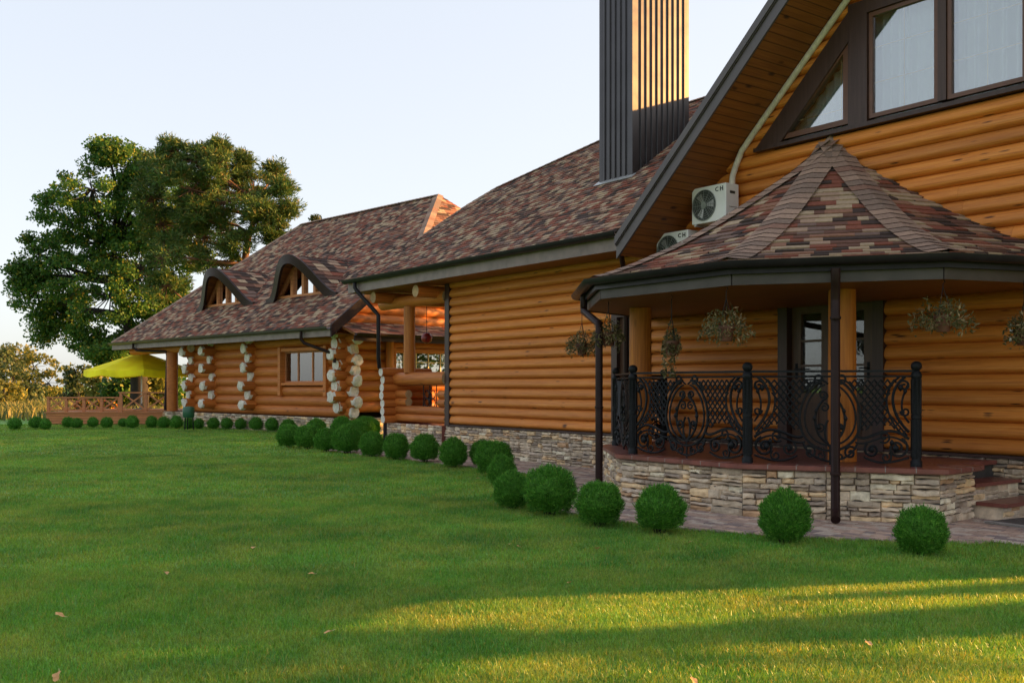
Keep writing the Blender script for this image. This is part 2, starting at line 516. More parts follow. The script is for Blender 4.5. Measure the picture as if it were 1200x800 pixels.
def pxg(u, v, z=0.0):
    """pixel on a horizontal plane -> world point"""
    Y = (EYE - z) * F / (v - HOR)
    return Vector(((u - 600) / F * Y, Y, z))

def shingles(mb, vmax, Lf, Rf, map3, course=0.145, wmin=0.13, wmax=0.34, lift=0.014, r=rnd):
    """courses of single shingle tabs; Lf/Rf give the ends of the facet at height v up the slope"""
    k = 0; v = 0.0
    while v < vmax - 0.01:
        v1 = min(v + course, vmax)
        La, Ra, Lb, Rb = Lf(v), Rf(v), Lf(v1), Rf(v1)
        x = min(La, Lb) - r.random() * wmax
        xe = max(Ra, Rb)
        while x < xe:
            w = r.uniform(wmin, wmax)
            x1 = x + w
            a0, a1 = min(max(x, La), Ra), min(max(x1, La), Ra)
            b0, b1 = min(max(x, Lb), Rb), min(max(x1, Lb), Rb)
            if a1 - a0 > 0.004 or b1 - b0 > 0.004:
                l = lift * r.uniform(0.75, 1.4)
                dv = r.choice((0, 0, 0.012, -0.012)) if v > 0.01 else 0
                vs = [map3(a0, v + dv, l), map3(a1, v + dv, l), map3(b1, v1, 0.004), map3(b0, v1, 0.004), map3(a0, v + dv, -0.004), map3(a1, v + dv, -0.004)]
                mb.add(vs, [(0, 1, 2, 3), (4, 5, 1, 0)])
            x = x1
        v = v1; k += 1

def ledge(mb, u0, u1, z0, z1, place, r=rnd):
    """irregular ledge stones: a rectangle split again and again, every stone its own island"""
    def split(a, b, c, d):
        w, h = b - a, d - c
        if w > 0.46 and (w > h * 3.0 or h < 0.16):
            m = a + w * r.uniform(0.35, 0.65); split(a, m, c, d); split(m, b, c, d); return
        if h > 0.105:
            m = c + h * r.uniform(0.35, 0.65); split(a, b, c, m); split(a, b, m, d); return
        if w > 0.5 or (w > 0.30 and r.random() < 0.55):
            m = a + w * r.uniform(0.3, 0.7); split(a, m, c, d); split(m, b, c, d); return
        if h > 0.075 and w > 0.18 and r.random() < 0.45:
            m = c + h * r.uniform(0.4, 0.6); split(a, b, c, m); split(a, b, m, d); return
        g = 0.0022; o = r.uniform(0.006, 0.050); i = min(0.010, w * .2, h * .25)
        a, b, c, d = a + g, b - g, c + g, d - g
        nc = 4 if w > .2 else 3
        lo = []; hi = []
        for m in range(nc + 1):
            t = m / nc; u = a + (b - a) * t
            jz = lambda: r.uniform(-1, 1) * min(.011, h * .14)
            lo.append((u, c + jz())); hi.append((u, d + jz()))
        vs = []; e = [r.uniform(-.014, .014) for _ in range(nc + 1)]
        for m in range(nc + 1):
            iu = i if m == 0 else (-i if m == nc else 0)
            z0_, z1_ = lo[m][1], hi[m][1]
            om = o + e[m]
            vs += [place(lo[m][0], z0_, 0), place(lo[m][0] + iu, z0_ + i, max(.004, om + r.uniform(-.008, .004))), place(lo[m][0] + iu * 1.3, (z0_ + z1_) / 2 + r.uniform(-.15, .15) * h, om + r.uniform(0, .010)),
                   place(hi[m][0] + iu, z1_ - i, max(.004, om + r.uniform(-.006, .006))), place(hi[m][0], z1_, 0)]
        fs = [(5 * m + q_, 5 * m + 5 + q_, 5 * m + 6 + q_, 5 * m + 1 + q_) for m in range(nc) for q_ in range(4)]
        fs += [(0, 1, 2, 3, 4), tuple(5 * nc + q_ for q_ in (4, 3, 2, 1, 0))]
        mb.add(vs, fs)
    x = u0
    while x < u1 - 1e-6:
        w = r.uniform(0.7, 1.3)
        if u1 - (x + w) < 0.5: w = u1 - x
        split(x, x + w, z0, z1)
        x += w

# ------------------------------------------------------------------ frames of the two buildings
A0 = Vector((4.427, 13.79, 0)); D1 = Vector((0.5976, -0.8018, 0)); N1 = Vector((0.8018, 0.5976, 0))
AROT = math.atan2(D1.y, D1.x)
def A(s, q, z=0.0): return A0 + D1 * s + N1 * q + Vector((0, 0, z))
def toA(p):
    d = Vector((p[0], p[1], 0)) - A0
    return d.dot(D1), d.dot(N1)
TB = math.radians(44)
B0 = Vector((-4.9, 26.3, 0)); DB = Vector((math.sin(TB), -math.cos(TB), 0)); NB = Vector((math.cos(TB), math.sin(TB), 0))
BROT = math.atan2(DB.y, DB.x)
def Bw(s, q, z=0.0): return B0 + DB * s + NB * q + Vector((0, 0, z))

def dec(R, deg):
    a = math.radians(deg)
    return (R * math.sin(a), -R * math.cos(a))

# ------------------------------------------------------------------ ground
def in_paving(x, y):
    s, q = toA((x, y))
    if q > 0: return s > -12.5 and s < 12 and q < 12
    if math.hypot(s, q) < 4.42: return True
    if s <= 0 and s > -12.4 and q > -1.62: return True
    if s > 0 and q > -2.5: return True
    return False

g = MB()
n = 60
xs = np.concatenate([np.linspace(-900, -60, 8), np.linspace(-50, 60, 45), np.linspace(80, 900, 8)])
ys = np.concatenate([np.linspace(-300, -20, 5), np.linspace(-15, 60, 40), np.linspace(80, 1500, 10)])
vsg = [(x, y, 0.0 if (abs(x) < 60 and -20 < y < 62) else -0.1) for y in ys for x in xs]
nx = len(xs)
g.add(vsg, [(j * nx + i, j * nx + i + 1, (j + 1) * nx + i + 1, (j + 1) * nx + i) for j in range(len(ys) - 1) for i in range(nx - 1)])
lawn = struct(g.build('lawn', MAT['lawn'])); lawn['label'] = 'mown green lawn spreading in front of the log houses'; lawn['category'] = 'lawn'

# paving: a bed sheet and single pavers
pv = MB()
for i in range(-125, 62):
    for j in range(-48, 2):
        s = i * 0.105 * 1.0; q = j * 0.11
        ss = i * 0.21 * 0.5 if False else None
k = 0
q = -4.7
while q < 0.0:
    s = -12.6 + (0.1 if k % 2 else 0)
    while s < 7.0:
        w = rnd.choice((0.11, 0.17, 0.21))
        c = A(s + w / 2, q + 0.055)
        if in_paving(c.x, c.y):
            gp = 0.004; z1 = 0.022 + rnd.uniform(-.002, .002); i_ = 0.007
            a, b, c0, d = s + gp, s + w - gp, q + gp, q + 0.11 - gp
            P = [A(a, c0, 0.003), A(b, c0, 0.003), A(b, d, 0.003), A(a, d, 0.003), A(a + i_, c0 + i_, z1), A(b - i_, c0 + i_, z1), A(b - i_, d - i_, z1), A(a + i_, d - i_, z1)]
            pv.add(P, [(4, 5, 6, 7), (0, 1, 5, 4), (1, 2, 6, 5), (2, 3, 7, 6), (3, 0, 4, 7)])
        s += w
    q += 0.11; k += 1
o = struct(pv.build('pavement', MAT['paver'])); o['label'] = 'pinkish grey block paving along the house'; o['category'] = 'pavement'
bed = MB()
arc = [A(*[4.42 * t for t in dec(1, a)], 0.006) for a in range(-69, 56, 4)]
pts = [A(-12.4, -0.02, .006), A(-12.4, -1.62, .006)] + arc + [A(12, -2.5, .006), A(12, -.02, .006)]
bed.add(pts, [tuple(range(len(pts)))])
o = struct(bed.build('pavement_bed', MAT['joint']))

# ================================================================== MAIN LOG HOUSE
house = thing('log_house', 'large amber log house with steep gable, tall metal chimney and stone based porch', 'house', A0, AROT)
H = lambda mb, name, mat, parent=house, smooth=None: mb.build(name, mat, parent, smooth)
PITCH = 0.194; ZL = 0.655; WL, WR = -9.62, 6.50
GS, GR = 0.927, 1.67                         # gable slope, ridge position
def soff(s): return 3.68 + GS * (s + 3.0) if s < GR else 3.68 + GS * (2 * GR - s + 3.0)
def openings(zc):
    o = []
    if 4.95 < zc < 6.50:
        o.append((0.40, 2.94))
        hw = (6.28 - zc) / 0.98
        if hw > 0:
            o.append((0.31 - hw, 0.42)); o.append((2.92, 3.03 + hw))
    if zc < 2.78: o.append((-0.72, 0.74))
    if 0.9 < zc < 2.72: o.append((-4.30, -3.55))
    return o
def half_log(mb, x0, x1, z, axis='s', at=0.0, pitch=PITCH, bulge=0.085, sgn=-1):
    prof = []
    m = 14
    for i in range(m + 1):
        t = 0.5 - 0.5 * math.cos(PI * i / m)
        h = math.sin(PI / 2 * t / .32) ** 0.6 if t < .32 else max(0.0, math.cos(PI / 2 * (t - .32) / .68)) ** 0.62
        prof.append((sgn * bulge * h, z + pitch * t))
    prof = [( -sgn * 0.07, z)] + prof + [(-sgn * 0.07, z + pitch)]
    if axis == 's':
        a = [(x0, at + o, zz) for o, zz in prof]; d = (x1 - x0, 0, 0)
    else:
        a = [(at + o, x0, zz) for o, zz in prof]; d = (0, x1 - x0, 0)
    mb.prism(a, d)
wall = MB()
k = 0
while True:
    z = ZL + k * PITCH; zc = z + PITCH / 2
    if zc > soff(GR) - 0.1: break
    if zc < 3.70: lo, hi = WL, WR
    else:
        lo = -3.0 + (z + 0.03 - 3.68) / GS; hi = min(2 * GR - lo, WR)
        lo = max(lo, -3.2)
    segs = [(lo, hi)]
    for a, b in openings(zc):
        new = []
        for x0, x1 in segs:
            if b <= x0 or a >= x1: new.append((x0, x1)); continue
            if a > x0: new.append((x0, a))
            if b < x1: new.append((b, x1))
        segs = new
    for x0, x1 in segs:
        # long runs are butted from several lengths
        x = x0
        while x < x1 - 1e-6:
            L = rnd.uniform(4.5, 7.0)
            e = x + L if x1 - (x + L) > 1.5 else x1
            half_log(wall, x + 0.001, e - 0.001, z)
            x = e
    k += 1
H(wall, 'log_wall', MAT['log'], smooth=40)
for x, L, sg in ((WL, 9.2, -1), (WR, 12.0, 1)):
    side = MB()
    for k in range(16): half_log(side, 0.05, L, ZL + k * PITCH, 'q', x, sgn=sg)
    H(side, 'end_wall', MAT['log'], smooth=40)
b = MB()
b.box(WL, -3.2, 9.2, 9.35, 0, 3.7); b.box(-3.2, WR, 12, 12.15, 0, 3.7)
b.prism([(-3.28, 12, 3.7), (WR, 12, 3.7), (GR, 12, soff(GR))], (0, .15, 0))
H(b, 'back_wall', MAT['log'])
for x0, x1 in ((WL - 0.09, WL + 0.07), (WR - 0.07, WR + 0.09)):
    H(MB().box(x0, x1, -0.10, 0.09, ZL - 0.02, 3.67), 'corner_board', MAT['trim'])
st = MB()
ledge(st, -9.75, 6.7, 0.0, 0.615, lambda u, z, o: (u, -0.035 - o, z))
H(st, 'stone_plinth', MAT['stone'])
H(MB().box(-9.74, 6.69, -0.034, 0.05, 0.0, 0.62), 'plinth_core', MAT['joint'])
H(MB().box(-9.74, 6.69, -0.088, 0.05, 0.62, 0.652), 'plinth_ledge', MAT['trim'])

# ---- main eave
ER, EL = -3.36, -12.75
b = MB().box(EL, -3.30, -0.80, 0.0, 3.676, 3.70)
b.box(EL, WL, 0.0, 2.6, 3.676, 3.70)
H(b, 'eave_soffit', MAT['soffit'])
b = MB()
x = EL
while x < ER - 0.01:
    e = min(x + 2.1, ER)
    b.box(x + .002, e - .002, -0.83, -0.80, 3.665, 3.885); x = e
b.box(EL - 0.03, EL, -0.83, 2.6, 3.665, 3.885)
H(b, 'fascia_board', MAT['fascia'])
def gutter_prof(r=0.068, t=0.008, c=(0.0, 0.0)):
    m = 8
    out = [(c[0] - r * math.cos(PI * i / m), c[1] - r * math.sin(PI * i / m)) for i in range(m + 1)]
    inn = [(c[0] + (r - t) * math.cos(PI * i / m), c[1] - (r - t) * math.sin(PI * i / m)) for i in range(m + 1)]
    return out + inn
gt = MB().sweep([(EL - .03, -0.83), (ER + 0.02, -0.83)], gutter_prof(0.092, c=(0.095, 3.955)))
x = EL + .3
while x < ER:
    gt.box(x, x + .02, -0.985, -0.82, 3.938, 3.950); x += 0.7
H(gt, 'gutter', MAT['gutter'], smooth=40)

# ---- main roof plane z = ZE + P (q - QE)
ZE, PA, QE = 3.96, 0.72, -0.86
CA = math.cos(math.atan(PA))
def roofA_hit(u, v):
    d = Vector(((u - 600) / F, 1.0, (HOR - v) / F))
    ds, dq, dz = d.dot(D1), d.dot(N1), d.z
    c = Vector((0, 0, EYE)) - A0
    s0, q0 = c.dot(D1), c.dot(N1)
    # EYE + t dz = ZE + PA (q0 + t dq - QE)
    t = (ZE + PA * (q0 - QE) - EYE) / (dz - PA * dq)
    return s0 + t * ds, q0 + t * dq
sil = [(EL - 0.04, QE)] + [roofA_hit(*p) for p in ((475, 290), (547, 241), (582, 220), (707, 163))]
re = roofA_hit(797, 123)
sil.append(re)
QR = re[1]
def slope_v(q): return (q - QE) / CA
lv = [slope_v(q) for s, q in sil]; ls = [s for s, q in sil]
def LA(v): return float(np.interp(v, lv, ls))
def RA(v): return -3.36 + (PA / GS) * v * CA
nA = Vector((0, -PA, 1)).normalized()
def mapA(x, v, l):
    q = QE + v * CA
    return Vector((x, q, ZE + PA * (q - QE))) + nA * l
VM = slope_v(QR)
rf = MB(); shingles(rf, VM, LA, RA, mapA, 0.108, 0.08, 0.22)
# slab below, hip end and back slope
ZR = ZE + PA * (QR - QE)
poly = [mapA(LA(v), v, -0.006) for v in lv] + [mapA(RA(VM), VM, -.006), mapA(RA(0), 0, -.006)]
dk = MB().prism(poly, (0, 0, -0.06))
backq = 2 * QR - QE
hipL = [(sil[i][0], sil[i][1]) for i in range(len(sil))]
hv = []
for s, q in hipL: hv.append((s, q, ZE + PA * (q - QE) - 0.005))
hb = [(s, 2 * QR - q, z) for s, q, z in hv]
for i in range(len(hv) - 1):
    dk.add([hv[i], hv[i + 1], hb[i + 1], hb[i]], [(0, 1, 2, 3)])
dk.add([(sil[-1][0], QR, ZR - .005), (GR, QR, ZR - .005), (GR, backq, ZE), (EL, backq, ZE)], [(0, 1, 2, 3)])
H(dk, 'roof_deck', MAT['cap_shingle'])
H(rf, 'roof', MAT['shingle'])
def caps(mb, pts, w=0.15, step=0.17, lift=0.02, dn=-0.075):
    """overlapping ridge shingles along a polyline"""
    pts = [Vector(p) for p in pts]
    for a, b in zip(pts[:-1], pts[1:]):
        L = (b - a).length; t = (b - a).normalized()
        hz = Vector((t.x, t.y, 0)).normalized() if Vector((t.x, t.y, 0)).length > 1e-4 else Vector((1, 0, 0))
        sd = Vector((hz.y, -hz.x, 0)); nn = sd.cross(t).normalized()
        if nn.z < 0: nn = -nn
        m = max(1, int(L / step))
        for i in range(m):
            p0 = a + t * (L * i / m); p1 = a + t * min(L, L * (i + 1.15) / m)
            l0, l1 = lift + .008, lift
            mb.add([p0 + sd * w + nn * (l0 + dn), p0 + nn * l0, p0 - sd * w + nn * (l0 + dn), p1 + sd * w + nn * (l1 + dn), p1 + nn * l1, p1 - sd * w + nn * (l1 + dn)],
                   [(0, 1, 4, 3), (1, 2, 5, 4)])
cp = MB(); caps(cp, [(s, q, ZE + PA * (q - QE)) for s, q in sil[1:]] + [(RA(VM), QR, ZR)])
H(cp, 'ridge_cap', MAT['cap_shingle'])

# ---- cross gable: soffit, barge boards, roof slopes
QG = -1.05
sf = MB()
for sg in (1, -1):
    f = (lambda s: s) if sg == 1 else (lambda s: 2 * GR - s)
    a, bb = (-3.16 if sg == 1 else 7.1), f(GR - 0.001)
    pts = [(a, QG, soff(a) if sg == 1 else soff(a)), (bb, QG, soff(bb)), (bb, 0.1, soff(bb)), (a, 0.1, soff(a))]
    sf.prism(pts, (0, 0, 0.03))
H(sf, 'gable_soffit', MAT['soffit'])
for sg in (1, -1):
    f = (lambda s: s) if sg == 1 else (lambda s: 2 * GR - s)
    lo, hi = (-3.20, GR) if sg == 1 else (7.15, GR)
    zl, zh = soff(lo), soff(hi)
    b = MB().prism([(lo, QG - 0.035, zl - 0.012), (hi, QG - 0.035, zh - 0.012), (hi, QG - 0.035, zh + 0.185), (lo, QG - 0.035, zl + 0.185)], (0, 0.033, 0))
    b.prism([(lo, QG - 0.075, zl + 0.205), (hi, QG - 0.075, zh + 0.205), (hi, QG - 0.075, zh + 0.335), (lo, QG - 0.075, zl + 0.335)], (0, 0.10, 0))
    b.prism([(lo, QG - 0.055, zl + 0.185), (hi, QG - 0.055, zh + 0.185), (hi, QG - 0.055, zh + 0.206), (lo, QG - 0.055, zl + 0.206)], (0, 0.05, 0))
    H(b, 'barge_board', MAT['barge'])
    dk = MB().prism([(lo, QG - 0.03, zl + 0.21), (hi, QG - 0.03, zh + 0.21), (hi, 12.6, zh + 0.21), (lo, 12.6, zl + 0.21)], (0, 0, 0.10))
    cg = math.cos(math.atan(GS)); vm = abs(lo - GR) / cg
    nn = Vector((-GS * sg, 0, 1)).normalized()
    def mapg(x, v, l, sg=sg, lo=lo, nn=nn):
        s = lo + sg * v * cg
        return Vector((s, x if sg == 1 else x, soff(s) + 0.32)) + nn * l
    rg = MB(); shingles(rg, vm, lambda v: QG - .04, lambda v: 12.6, mapg, 0.15, 0.2, 0.4)
    H(rg, 'gable_roof', [MAT['shingle']])
    H(dk, 'gable_deck', MAT['barge'])

# ---- chimney: ribbed sheet metal
def ribbed(p0, p1, z0, z1f, out, mb, pitch=0.15, depth=0.026):
    """trapezoid ribs between two plan points; z0 may vary along the run"""
    p0 = Vector(p0); p1 = Vector(p1); L = (p1 - p0).length; t = (p1 - p0) / L
    nrib = max(1, round(L / pitch)); pt = L / nrib
    prof = [(0, 0)]
    for i in range(nrib):
        x = i * pt
        prof += [(x + pt * .28, 0), (x + pt * .36, depth), (x + pt * .80, depth), (x + pt * .88, 0)]
    prof.append((L, 0))
    vs = []; 
    for x, d in prof:
        q = p0 + t * x + Vector(out) * d
        vs.append((q.x, q.y, z0(q.y))); vs.append((q.x, q.y, z1f))
    mb.add(vs, [(2 * i, 2 * i + 2, 2 * i + 3, 2 * i + 1) for i in range(len(prof) - 1)])
cs0, cs1 = -6.06, -5.19
cq0, cq1 = 1.16, 2.62
ch = MB()
zr = lambda q: ZE + PA * (q - QE) - 0.05
ribbed((cs0, cq0), (cs1, cq0), zr, 10.4, (0, -1), ch)
ribbed((cs1, cq0), (cs1, cq1), zr, 10.4, (1, 0), ch)
ribbed((cs1, cq1), (cs0, cq1), zr, 10.4, (0, 1), ch)
ribbed((cs0, cq1), (cs0, cq0), zr, 10.4, (-1, 0), ch)
co = H(ch, 'chimney', MAT['chimney'])
b = MB()
for x, y in ((cs0, cq0), (cs1, cq0), (cs1, cq1), (cs0, cq1)):
    sx = 1 if x == cs1 else -1; sy = 1 if y == cq1 else -1
    b.box(min(x - sx * .05, x + sx * .028), max(x - sx * .05, x + sx * .028), min(y + sy * .022, y + sy * .028), max(y + sy * .022, y + sy * .028), zr(y), 10.4)
    b.box(min(x + sx * .022, x + sx * .028), max(x + sx * .022, x + sx * .028), min(y - sy * .05, y + sy * .021), max(y - sy * .05, y + sy * .021), zr(y), 10.4)
H(b, 'corner_angle', MAT['chimney'], co)
b = MB().box(cs0 - .1, cs1 + .1, cq0 - .1, cq1 + .1, 10.4, 10.46); b.box(cs0 - .05, cs1 + .05, cq0 - .05, cq1 + .05, 10.46, 10.6)
H(b, 'chimney_cap', MAT['chimney'], co)
b = MB()
b.prism([mapA(cs0 - .10, slope_v(cq0 - .11), .016), mapA(cs1 + .10, slope_v(cq0 - .11), .016), mapA(cs1 + .10, slope_v(cq0 + .02), .016), mapA(cs0 - .10, slope_v(cq0 + .02), .016)], nA * .012)
H(b, 'flashing', MAT['flashing'], co)

# ---- gable window band
def curtain_mb(s0, s1, z0, z1, q, top=None, amp=0.055, per=0.15):
    mb = MB(); m = int((s1 - s0) / 0.016)
    vs = []
    for i in range(m + 1):
        s = s0 + (s1 - s0) * i / m
        y = q + amp * math.sin(2 * PI * s / per + 1.3 * math.sin(s * 7)) * (0.6 + 0.4 * math.sin(s * 3.1))
        zt = top(s) if top else z1
        vs += [(s, y, z0), (s, y, max(zt, z0 + 0.01))]
    mb.add(vs, [(2 * i, 2 * i + 2, 2 * i + 3, 2 * i + 1) for i in range(m)])
    return mb
ZB, ZT = 5.03, 6.43
def casement(s0, s1, z0, z1, q=-0.055, nx=2, nz=3, bar=0.055):
    fr = MB()
    fr.box(s0, s0 + bar, q - .02, q + .05, z0, z1); fr.box(s1 - bar, s1, q - .02, q + .05, z0, z1)
    fr.box(s0 + bar, s1 - bar, q - .02, q + .05, z0, z0 + bar); fr.box(s0 + bar, s1 - bar, q - .02, q + .05, z1 - bar, z1)
    w = H(fr, 'window', MAT['frame'])
    H(MB().box(s0 + bar, s1 - bar, q + .010, q + .018, z0 + bar, z1 - bar), 'pane', MAT['glass'], w)
    gr = MB()
    for i in range(1, nx):
        x = s0 + (s1 - s0) * i / nx; gr.box(x - .008, x + .008, q + .020, q + .026, z0 + bar, z1 - bar)
    for j in range(1, nz):
        z = z0 + (z1 - z0) * j / nz; gr.box(s0 + bar, s1 - bar, q + .027, q + .033, z - .007, z + .007)
    if nx > 1 or nz > 1: H(gr, 'glazing_bar', MAT['grid'], w)
    return w
for s0, s1 in ((0.63, 1.61), (1.73, 2.71)):
    w = casement(s0, s1, ZB, ZT, nx=2, nz=3)
    H(curtain_mb(s0 - .03, s1 + .03, ZB - .02, ZT + .05, 0.13), 'curtain', MAT['curtain'], w)
for sg in (1, -1):
    f = (lambda s: s) if sg == 1 else (lambda s: 2 * GR - s)
    tri = [(f(-0.86), ZB), (f(0.31), ZB), (f(0.31), ZB + 1.17 * .95)]
    # frame bars along the three edges
    fr = MB()
    cx = sum(p[0] for p in tri) / 3; cz = sum(p[1] for p in tri) / 3
    inner = [(cx + (x - cx) * 0.80, cz + (z - cz) * 0.80) for x, z in tri]
    for i in range(3):
        j = (i + 1) % 3
        pts = [(tri[i][0], -0.075, tri[i][1]), (tri[j][0], -0.075, tri[j][1]), (inner[j][0], -0.075, inner[j][1]), (inner[i][0], -0.075, inner[i][1])]
        fr.prism(pts, (0, .07, 0))
    w = H(fr, 'window', MAT['frame'])
    H(MB().prism([(x, -0.045, z) for x, z in inner], (0, .008, 0)), 'pane', MAT['glass'], w)
    x = f(0.18); gb = MB().box(x - .007, x + .007, -.036, -.030, ZB + .09, ZB + .90); gb.box(min(f(-.55), f(.27)), max(f(-.55), f(.27)), -.029, -.023, ZB + .22, ZB + .234)
    H(gb, 'glazing_bar', MAT['grid'], w)
    a, bb = sorted((f(-0.84), f(0.33)))
    H(curtain_mb(a, bb, ZB - .02, ZT, 0.13, top=lambda s, f=f: ZB + ((f(s) + 0.86) * 0.95 if True else 0)), 'curtain', MAT['curtain'], w)
tr = MB()
tr.box(0.33, 0.62, -0.105, 0.06, ZB - .04, 6.62); tr.box(2.72, 3.01, -0.105, 0.06, ZB - .04, 6.62)
tr.box(1.615, 1.725, -0.095, 0.05, ZB, ZT)
tr.box(0.62, 2.72, -0.110, 0.05, ZT + .005, ZT + .20)
tr.box(-1.27, 4.61, -0.125, 0.03, ZB - .10, ZB - .045)
for sg in (1, -1):
    f = (lambda s: s) if sg == 1 else (lambda s: 2 * GR - s)
    p = [(f(-1.24), ZB - .04), (f(-0.80), ZB - .04), (f(0.33), ZB + 1.10), (f(0.33), ZB + 1.50)]
    tr.prism([(x, -0.10, z) for x, z in p], (0, .14, 0))
H(tr, 'window_trim', MAT['trim'])
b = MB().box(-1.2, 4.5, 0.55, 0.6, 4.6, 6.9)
H(b, 'dark_room_sheet', MAT['dark_room'])

# ---- porch door and tall side window
for s0, s1, hs in ((-0.66, 0.005, -0.57), (0.02, 0.68, 0.59)):
    d = MB()
    zb, zt = 0.63, 2.66
    d.box(s0, s0 + .16, -.02, .04, zb, zt); d.box(s1 - .16, s1, -.02, .04, zb, zt)
    d.box(s0 + .16, s1 - .16, -.02, .04, zb, zb + .75); d.box(s0 + .16, s1 - .16, -.02, .04, zt - .16, zt)
    d.box(s0 + .2, s1 - .2, -.032, -.02, zb + .14, zb + .62)
    for z in (1.75, 2.1): d.box(s0 + .16, s1 - .16, -.015, .02, z, z + .03)
    dd = H(d, 'door', MAT['door'])
    H(MB().box(s0 + .16, s1 - .16, .025, .033, zb + .75, zt - .16), 'door_pane', MAT['glass_door'], dd)
    hd = MB().box(hs - .02, hs + .02, -.028, -.02, 1.58, 1.80)
    hd.tube([(hs, -.02, 1.72), (hs, -.07, 1.72), (hs + (.11 if hs < 0 else -.11), -.07, 1.72)], .009, 6)
    H(hd, 'handle', MAT['iron'], dd)
b = MB()
b.box(-.84, -.68, -.105, .04, .62, 2.84); b.box(.70, .86, -.105, .04, .62, 2.84); b.box(-.68, .70, -.105, .04, 2.68, 2.84)
H(b, 'door_trim', MAT['trim'])
b = MB()
b.box(-4.40, -4.26, -.10, .04, .655, 2.80); b.box(-3.62, -3.48, -.10, .04, .655, 2.80); b.box(-4.26, -3.62, -.10, .04, 2.66, 2.80); b.box(-4.26, -3.62, -.10, .04, .655, .92)
H(b, 'side_window_trim', MAT['trim'])
d = MB().box(-4.26, -3.62, -.02, .03, .92, 2.66)
d.box(-4.16, -3.72, -.034, -.02, 1.05, 1.70); d.box(-4.16, -3.72, -.034, -.02, 1.80, 2.55)
H(d, 'dark_window_leaf', MAT['door'])  # solid dark leaf put in place of the tall window's dark glass
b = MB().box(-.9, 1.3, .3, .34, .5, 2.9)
H(b, 'dark_room_sheet', MAT['dark_room'])

# ---- round porch: half decagon on the wall
RB = 3.18
corner = (2.68, -1.88)
base_path = [dec(RB, a) for a in (-90, -54, -18, 18)] + [corner, (2.62, -1.15)]
st = MB()
for p, qn in zip(base_path[:-1], base_path[1:]):
    p = Vector(p); qn = Vector(qn); L = (qn - p).length; t = (qn - p) / L; nn = Vector((t.y, -t.x))
    ledge(st, 0.0, L, 0.01, 0.545, lambda u, z, o, p=p, t=t, nn=nn: (p.x + t.x * u + nn.x * o, p.y + t.y * u + nn.y * o, z))
H(st, 'porch_base', MAT['stone'])
core = base_path + [(2.30, -1.15), (2.30, -0.04), (-RB, -0.04)]
b = MB().prism([(x * .999, y, 0.0) for x, y in core], (0, 0, 0.545))
H(b, 'porch_core', MAT['joint'])
flo = [dec(RB + .07, a) for a in (-90, -54, -18, 18)] + [(2.80, -1.94), (2.72, -1.10), (2.34, -1.10), (2.34, -.04)]
b = MB().prism([(x, y, 0.548) for x, y in flo[:1] + flo[1:]] , (0, 0, 0.048))
fl = H(b, 'porch_floor', MAT['slab_tile'])
nos = MB().sweep([(p[0], p[1]) for p in flo[:7]], [(-.25, .597), (-.25, .606), (.018, .606), (.018, .560), (.0, .560), (.0, .597)])
H(nos, 'porch_nosing', MAT['slab_tile'])
for p, qn in zip(flo[:5], flo[1:6]):
    p = Vector(p); qn = Vector(qn); L = (qn - p).length; t = (qn - p) / L; nn = Vector((t.y, -t.x))
    m = max(1, round(L / .3))
    for i in range(1, m):
        c = p + t * (L * i / m); a = c + nn * .0195; e = c - nn * .25
        jl = MB().prism([(a.x - t.x * .004, a.y - t.y * .004, .563), (a.x + t.x * .004, a.y + t.y * .004, .563), (a.x + t.x * .004, a.y + t.y * .004, .6075), (a.x - t.x * .004, a.y - t.y * .004, .6075)], (-nn.x * .24, -nn.y * .24, 0))
        H(jl, 'tile_joint', MAT['concrete'])
sp = MB()
sp.box(2.31, 2.66, -1.12, -.10, .36, .40); sp.box(2.66, 3.00, -1.12, -.10, .165, .205)
H(sp, 'porch_step', MAT['slab_tile'])
sr = MB()
for s0, z in ((2.62, .36), (2.95, .165)):
    ledge(sr, -1.10, -.1, .0 if s0 > 2.7 else .205, z, lambda u, zz, o, s0=s0: (s0 + o * .3, u, zz))
    sr.box(2.31, s0, -1.09, -.11, 0, z - .002)
H(sr, 'step_riser', MAT['stone'])

# columns
for s in (-2.0, 1.37):
    c = MB().tube([(s, -1.72, .600), (s, -1.72, 2.62)], [.165, .155], 20)
    H(c, 'porch_column', MAT['post_wood'], smooth=60)
